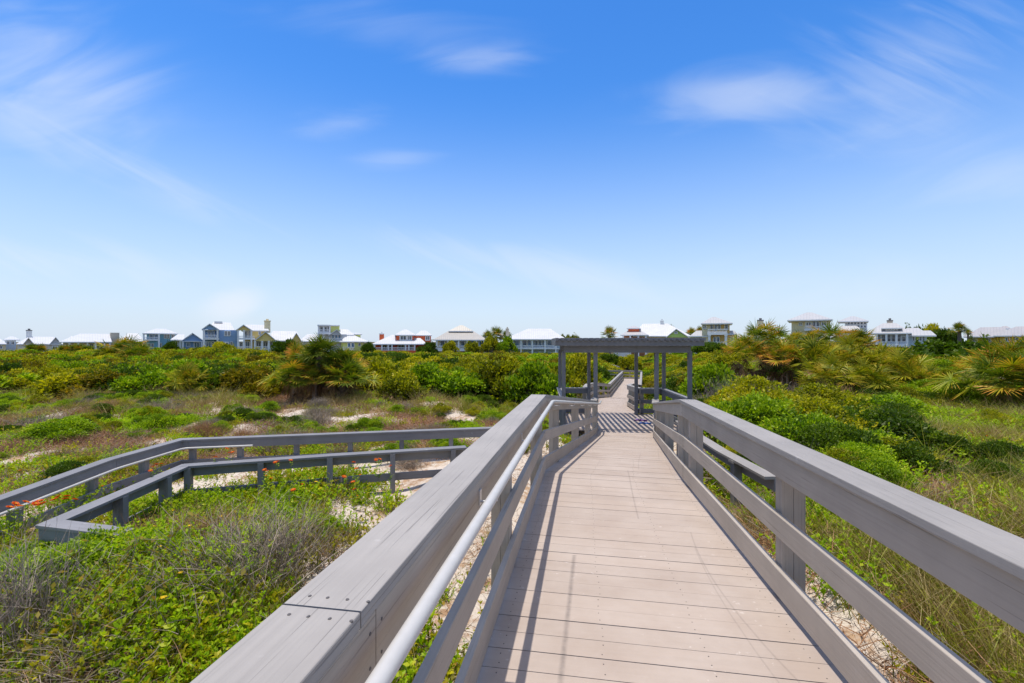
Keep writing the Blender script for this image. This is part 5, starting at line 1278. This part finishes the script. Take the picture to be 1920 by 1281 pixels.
h.win(829, 838, 659, 664, 2); h.win(845, 855, 659, 664, 2)
h = House('pale blue house with a broad bright white hip roof left of the pergola', 1000, 104)
h.block(955, 1050, 636, None, 1.8, 13, 'w_lblue'); h.roof(944, 1062, 636, 616.5, -.4, 13.5, 'r_white', 990, 1032, rd=6.5); h.chim(948.5, 954, 618, 632, 6, 'w_beige', 'w_beige'); h.cols((957, 977, 998, 1022, 1042), 636.5, None, 0, .16); h.rail(957, 1044, 648, 653, .02); h.slab(954, 1048, 653, 655, -.2, 1.8)
for p in ((963, 974), (980, 988), (989, 996), (1003, 1008), (1010, 1015), (1017, 1020), (1026, 1038)): h.win(p[0], p[1], 637.5, 650, 1.8, 'glass_blue', 0)
h = House('rambling white-roofed house with a lime green gable seen over the pergola', 1228, 116)
h.block(1195, 1290, 630, None, 2, 13, 'w_cream'); h.roof(1186, 1296, 630, 607, 1, 14, 'r_white', 1205, 1252, rd=7); h.chim(1238, 1244.5, 603, 611, 7, 'w_white', 'w_white'); h.gable(1249, 1292, 632, 616.5, -.6, 8, 'r_white', 'w_lime', apex=1268); h.block(1252, 1290, 632, None, .3, 8, 'w_cream')
h.block(1178, 1198, 615.5, 622, 2.6, 6, 'w_red'); h.roof(1175, 1201, 615.5, 611, 2.2, 6.4, 'r_silver', 1186, 1190); h.roof(1163, 1216, 628, 619.5, -.3, 7, 'r_silver', 1178, 1200, rd=4); h.block(1168, 1212, 628, None, 1.6, 6.5, 'w_orange'); h.cols((1168, 1182, 1197, 1211), 628.5, None, 0, .2); h.win(1265, 1270, 622, 626, -.1); h.block(1150, 1180, 640, None, -1, 4, 'w_white'); h.slab(1149, 1181, 636.5, 640, -1.2, 4.2, 'trim_white', 'roof')
h = House('tan and white tower house with two balconies and a pointed grey roof', 1342, 92)
h.block(1327, 1368, 606, None, 1.6, 7, 'w_tan'); h.roof(1314, 1374, 606, 594.5, -.3, 8, 'r_silver', 1335, 1341, rd=3.8); h.block(1316, 1331, 606, None, 1.2, 7, 'w_cream'); h.win(1332, 1337, 608, 618, 1.6, mull=0); h.win(1340, 1344, 608, 620, 1.6, mull=0); h.win(1346, 1351, 608, 618, 1.6, mull=0); h.win(1359, 1365, 608, 618, 1.6, mull=0); h.win(1318, 1324, 609, 617, 1.2)
h.rail(1327, 1363, 617.5, 623.5, -.2); h.slab(1326, 1364, 623.5, 628, -.4, 1.6, 'trim_white'); h.cols((1330, 1361), 628, None, -.1, .22); h.win(1338, 1342.5, 632, 644, 1.6, 'glass_blue', 0); h.win(1344, 1349, 632, 644, 1.6, 'glass_blue', 0); h.rail(1331, 1360, 641.5, 647, -.15); h.slab(1326, 1364, 647, 654, -.4, 1.6, 'w_cream', 'porch_floor')
h.roof(1293, 1330, 630, 620, 1, 8, 'r_silver', 1306, 1328, rd=5); h.block(1297, 1331, 630.5, None, 2, 7, 'w_grey'); h.roof(1363, 1382, 626, 620, 1.4, 7, 'r_silver', 1364, 1376); h.block(1364, 1379, 626, None, 2, 7, 'w_cream'); h.win(1318, 1325, 633, 642, 2); h.win(1370, 1375, 630, 638, 2)
h = House('house hidden behind the palmettos with only its cream chimney showing', 1426, 94)
h.block(1408, 1446, 622, None, 0, 7, 'w_cream'); h.roof(1404, 1450, 622, 612, -.4, 7.5, 'r_silver', 1418, 1436); h.chim(1420, 1431.5, 602, 616, 2.4, 'w_cream', 'stone_cap'); h.win(1412, 1420, 626, 634, 0)
h = House('cream house with a wide grey hip roof above the palmetto mound', 1518, 88)
h.block(1484, 1557, 599, None, 1.2, 9, 'w_cream'); h.roof(1476, 1561, 599.5, 586, -.4, 9.5, 'r_silver', 1512, 1522, rd=4.5); h.win(1511, 1521, 604, 611, 1.2); h.win(1524, 1529, 603, 615, 1.2, mull=0); h.win(1530.5, 1536, 603, 615, 1.2, mull=0); h.win(1540, 1549.5, 604, 611, 1.2); h.win(1498, 1504, 605, 611, 1.2); h.slab(1508, 1556, 617, 620, -.2, 1.2); h.rail(1509, 1555, 612.5, 617, -.1)
h = House('white tower with a grid of small windows and a grey pyramid roof', 1600, 100)
h.block(1584, 1626, 602, None, .8, 8, 'w_white'); h.roof(1570, 1629, 602, 593, -.3, 8.6, 'r_silver', 1595, 1602, rd=4)
for c in range(6):
    for r_ in range(2): h.win(1589 + c * 6.1, 1593.6 + c * 6.1, 604 + r_ * 6, 608.6 + r_ * 6, .8, mull=0)
h.roof(1560, 1620, 620, 611, -3, 2, 'r_silver', 1575, 1605); h.block(1566, 1616, 620, None, -2.4, 1, 'w_white')
h = House('large grey-blue house with tall windows, a stone chimney and a long right wing', 1680, 86)
h.block(1642, 1704, 624, None, 1.4, 10, 'w_lblue'); h.roof(1622, 1710, 624.5, 606, -.4, 11, 'r_silver', 1655, 1680, rd=5); h.roof(1652, 1692, 615, 608, .2, 4, 'r_silver', 1664, 1680); h.block(1660, 1684, 614.5, 620, 1, 3.6, 'w_grey'); h.win(1662, 1682, 615.5, 619.5, 1, mull=3)
h.chim(1663, 1674, 602.5, 612, 6, 'w_beige', 'stone_cap')
for a, b in ((1646, 1651), (1653, 1661), (1663.5, 1670), (1672, 1679), (1682, 1689), (1691, 1699)): h.win(a, b, 627, 641, 1.4, mull=0, trans=1)
h.cols((1644, 1662, 1681, 1701), 624.5, None, -.1, .16); h.rail(1644, 1702, 641, 646.5, -.1); h.slab(1640, 1704, 646.5, 651, -.3, 1.4, 'w_lblue', 'porch_floor'); h.roof(1690, 1746, 629, 615, 1, 10, 'r_silver', 1700, 1722, rd=6); h.block(1702, 1738, 629, None, 1.8, 9, 'w_lblue'); h.roof(1715, 1756, 629, 620, 2.5, 10, 'r_silver', 1722, 1745, rd=6)
for a in (1711, 1716, 1724, 1730): h.win(a, a + 4, 631, 639, 1.8, mull=0)
h.block(1664, 1680, 652, None, .9, 1.3, 'stone_cap', 'garage_door')
h = House('long low house under two grey hip roofs at the right', 1845, 104)
h.block(1815, 1880, 631, None, 1, 12, 'w_tan'); h.roof(1806, 1892, 631, 613.5, -.4, 13, 'r_dark', 1838, 1884, rd=6); h.roof(1806, 1835, 631, 622, -1.5, 5, 'r_dark', 1815, 1826); h.win(1824, 1832, 634, 641, 1); h.win(1850, 1858, 634, 641, 1); h.roof(1872, 1896, 616, 611.5, 5, 8, 'r_dark', 1880, 1888)
h = House('tan house with a grey roof cut by the right edge of the picture', 1915, 96)
h.block(1875, 1965, 629, None, 1, 11, 'w_tan'); h.roof(1862, 1975, 629, 612, -.4, 11.5, 'r_dark', 1905, 1960, rd=6); h.win(1885, 1893, 633, 640, 1); h.win(1904, 1914, 633, 640, 1)
SKY_DUST, SKY_OZONE, SKY_SAT, SKY_VAL, SKY_HUE, SKY_STR = .2, 1.0, 1.40, 1.09, .509, .15
SUN_STR, EXPO = 3.35, .4
FILL_VEIL_AMT, FILL_VEIL_COL = .92, (6.0, 5.6, 5.1)  # warm-white veil outside the view, added to raise the fill light
HAZE_COL, HAZE_TOP, HAZE_AMT = (3.0, 3.6, 4.6), .50, .93
CLOUD_COL = (4.3, 4.6, 5.1)
# px, py, rx, ry, angle, field, lo, hi, amount
CLOUDS = [
    (110, 165, 420, 240, -8, 2, .24, .85, .50),
    (40, 40, 260, 160, 20, 0, .35, .85, 0.20),
    (885, 112, 230, 60, 1, 0, .28, .78, 0.33),
    (640, 232, 240, 62, 6, 0, .30, .80, 0.23),
    (745, 298, 180, 45, 4, 0, .30, .80, 0.20),
    (1400, 180, 380, 105, 6, 0, .24, .76, 0.41),
    (1700, 120, 520, 260, 20, 1, .34, .85, 0.28),
    (1780, 290, 520, 200, -4, 2, .32, .85, 0.28),
    (230, 320, 660, 80, -24, 1, .28, .80, 0.28),
    (440, 575, 120, 70, 10, 2, .20, .60, 0.66),
    (1000, 500, 600, 80, -10, 1, .28, .75, 0.33),
    (200, 500, 640, 90, -8, 1, .30, .8, 0.28),
    (1500, 540, 800, 120, 0, 0, .30, .8, 0.20),
    (700, 40, 560, 110, -6, 0, .34, .88, 0.16),
]
# ------------------------------------------------------------------ ground
def grid_ground():
    def axis(a, b, n, c):
        u = np.linspace(-1, 1, n); v = np.sinh(u * c) / np.sinh(c)
        return np.where(v < 0, -v * a, v * b)
    xs = np.unique(np.concatenate([np.linspace(-14, 14, 240), -14 - np.geomspace(.2, 3000, 110), 14 + np.geomspace(.2, 3000, 110)]))
    ys = np.unique(np.concatenate([np.linspace(-6, 22, 230), -6 - np.geomspace(.3, 400, 30), 22 + np.geomspace(.2, 4000, 170)]))
    X, Y = np.meshgrid(xs, ys); Z = gh(X, Y)
    ny, nx = X.shape
    V = np.stack([X, Y, Z], -1).reshape(-1, 3).astype(np.float32)
    i = np.arange(ny - 1)[:, None] * nx + np.arange(nx - 1)[None]
    Q = np.stack([i, i + 1, i + nx + 1, i + nx], -1).reshape(-1, 4)
    me = bpy.data.meshes.new('ground'); np_mesh(me, V, Q)
    me.polygons.foreach_set('use_smooth', np.ones(len(Q), bool))
    me.materials.append(MAT['sand']); me.update()
    o = bpy.data.objects.new('ground', me); link(o)
    tag(o, 'pale dune sand with brown leaf litter between the plants', 'ground', kind='structure')

def np_mesh(me, V, Q, tint=None):
    me.vertices.add(len(V)); me.vertices.foreach_set('co', V.astype(np.float32).ravel())
    me.loops.add(Q.size); me.loops.foreach_set('vertex_index', Q.astype(np.int32).ravel())
    me.polygons.add(len(Q)); me.polygons.foreach_set('loop_start', np.arange(0, Q.size, Q.shape[1], dtype=np.int32))
    if tint is not None:
        a = me.attributes.new('tint', 'FLOAT', 'POINT'); a.data.foreach_set('value', tint.astype(np.float32))
    me.update(calc_edges=True)
grid_ground()

# ------------------------------------------------------------------ sky, sun, camera
w = bpy.data.worlds.new('World'); SC.world = w; w.use_nodes = True
nt = w.node_tree; nt.nodes.clear(); Lk = nt.links
sun_dir = Vector((-.118, .0, 1)).normalized()
elev = math.asin(sun_dir.z); rot = math.atan2(sun_dir.x, sun_dir.y)
sky = nd(nt, 'ShaderNodeTexSky', sky_type='NISHITA', sun_disc=False)
sky.sun_elevation = elev; sky.sun_rotation = rot; sky.altitude = 0; sky.air_density = 1.0; sky.dust_density = SKY_DUST; sky.ozone_density = SKY_OZONE
hs = nd(nt, 'ShaderNodeHueSaturation', i_Saturation=SKY_SAT, i_Value=SKY_VAL, i_Hue=SKY_HUE); Lk.new(sky.outputs[0], hs.inputs['Color'])
tc = nd(nt, 'ShaderNodeTexCoord'); sx = nd(nt, 'ShaderNodeSeparateXYZ'); Lk.new(tc.outputs['Generated'], sx.inputs[0])
yy = math_(nt, 'MAXIMUM', sx.outputs[1], .05)
U = math_(nt, 'DIVIDE', sx.outputs[0], yy); V_ = math_(nt, 'DIVIDE', sx.outputs[2], yy)
cv = nd(nt, 'ShaderNodeCombineXYZ'); Lk.new(U, cv.inputs[0]); Lk.new(V_, cv.inputs[1])
FIELDS = []
for ang, sx_, sy_, seed in ((4, 1.5, 6.0, 1.2), (-24, 1.6, 9.0, 8.4), (16, 1.4, 5.0, 4.4)):
    mq = nd(nt, 'ShaderNodeMapping'); mq.inputs['Rotation'].default_value = (0, 0, R(-ang)); Lk.new(cv.outputs[0], mq.inputs[0])
    mw = nd(nt, 'ShaderNodeMapping'); mw.inputs['Scale'].default_value = (sx_, sy_, 1); mw.inputs['Location'].default_value = (seed, seed * 1.7, 0); Lk.new(mq.outputs[0], mw.inputs[0])
    FIELDS.append((ang, noise(nt, mw.outputs[0], 1.5, 6, .50, 1.1).outputs[0]))
def cloud(cx, cy, rx, ry, ang, fld, lo, hi, amt):
    """one wisp of cirrus: a soft ellipse of sky directions filled with stretched noise"""
    mp = nd(nt, 'ShaderNodeMapping', vector_type='TEXTURE'); mp.inputs['Location'].default_value = (cx, cy, 0); mp.inputs['Rotation'].default_value = (0, 0, R(ang)); mp.inputs['Scale'].default_value = (rx, ry, 1)
    Lk.new(cv.outputs[0], mp.inputs[0])
    ln = nd(nt, 'ShaderNodeVectorMath', operation='LENGTH'); Lk.new(mp.outputs[0], ln.inputs[0])
    m_ = nd(nt, 'ShaderNodeMapRange', interpolation_type='SMOOTHSTEP'); Lk.new(ln.outputs['Value'], m_.inputs[0])
    m_.inputs[1].default_value = 1; m_.inputs[2].default_value = 0; m_.inputs[3].default_value = 0; m_.inputs[4].default_value = 1
    v = math_(nt, 'ADD', FIELDS[fld][1], math_(nt, 'MULTIPLY_ADD', m_.outputs[0], .42, -.30))
    r_ = nd(nt, 'ShaderNodeMapRange', interpolation_type='SMOOTHSTEP'); Lk.new(v, r_.inputs[0])
    r_.inputs[1].default_value = lo; r_.inputs[2].default_value = hi
    return math_(nt, 'MULTIPLY', math_(nt, 'MULTIPLY', r_.outputs[0], m_.outputs[0]), amt)
def uvpx(px, py): return ((px - 960) / F, (HZ - py) / F)
# pale air low over the horizon
el = math_(nt, 'ABSOLUTE', sx.outputs[2])
hz = nd(nt, 'ShaderNodeMapRange', interpolation_type='SMOOTHSTEP'); Lk.new(el, hz.inputs[0])
hz.inputs[1].default_value = HAZE_TOP; hz.inputs[2].default_value = -.05; hz.inputs[3].default_value = 0; hz.inputs[4].default_value = HAZE_AMT
sk = mix(nt, hz.outputs[0], hs.outputs[0], HAZE_COL)
total = None
for (px, py, rx, ry, ang, fld, lo, hi, amt) in CLOUDS:
    u_, v_ = uvpx(px, py)
    k = cloud(u_, v_, rx / F, ry / F, ang, fld, lo, hi, amt)
    total = k if total is None else math_(nt, 'SUBTRACT', math_(nt, 'ADD', total, k), math_(nt, 'MULTIPLY', total, k))
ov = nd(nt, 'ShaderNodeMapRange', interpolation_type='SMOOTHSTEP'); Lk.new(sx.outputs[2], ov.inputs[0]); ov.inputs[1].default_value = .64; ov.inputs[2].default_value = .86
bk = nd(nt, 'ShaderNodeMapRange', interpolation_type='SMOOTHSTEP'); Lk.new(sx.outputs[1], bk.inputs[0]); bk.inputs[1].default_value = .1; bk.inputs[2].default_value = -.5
fill_veil = math_(nt, 'MAXIMUM', ov.outputs[0], math_(nt, 'MULTIPLY', bk.outputs[0], .12))  # unseen bright veil overhead, faint behind the camera, added to fill the shade
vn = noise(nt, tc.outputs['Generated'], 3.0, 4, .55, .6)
fill_veil = math_(nt, 'MULTIPLY', fill_veil, math_(nt, 'MULTIPLY_ADD', vn.outputs[0], .7, .4))
sk = mix(nt, math_(nt, 'MULTIPLY', fill_veil, FILL_VEIL_AMT), sk, FILL_VEIL_COL)
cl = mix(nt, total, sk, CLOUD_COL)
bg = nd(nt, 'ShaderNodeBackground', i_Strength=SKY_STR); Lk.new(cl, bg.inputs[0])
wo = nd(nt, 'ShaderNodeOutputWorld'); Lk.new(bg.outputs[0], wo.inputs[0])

sd = bpy.data.lights.new('sun', 'SUN'); sd.energy = SUN_STR; sd.angle = R(.53); sd.color = (1, .945, .865)
so = bpy.data.objects.new('sun', sd); link(so); so.rotation_euler = (-sun_dir).to_track_quat('-Z', 'Y').to_euler(); so.location = (0, 0, 60)

cd = bpy.data.cameras.new('camera'); cam = bpy.data.objects.new('camera', cd); link(cam)
cam.location = (0, 0, EYE); cam.rotation_euler = (R(90), 0, 0)
cd.sensor_width = 36; cd.lens = 36 * F / 1920; cd.clip_end = 20000; cd.clip_start = .02
SC.camera = cam
vs = SC.view_settings; vs.view_transform = 'Standard'; vs.look = 'None'; vs.exposure = EXPO; vs.gamma = 1
SC.cycles.max_bounces = 6; SC.cycles.diffuse_bounces = 3; SC.cycles.transmission_bounces = 4; SC.cycles.transparent_max_bounces = 4
SC.cycles.caustics_reflective = False; SC.cycles.caustics_refractive = False
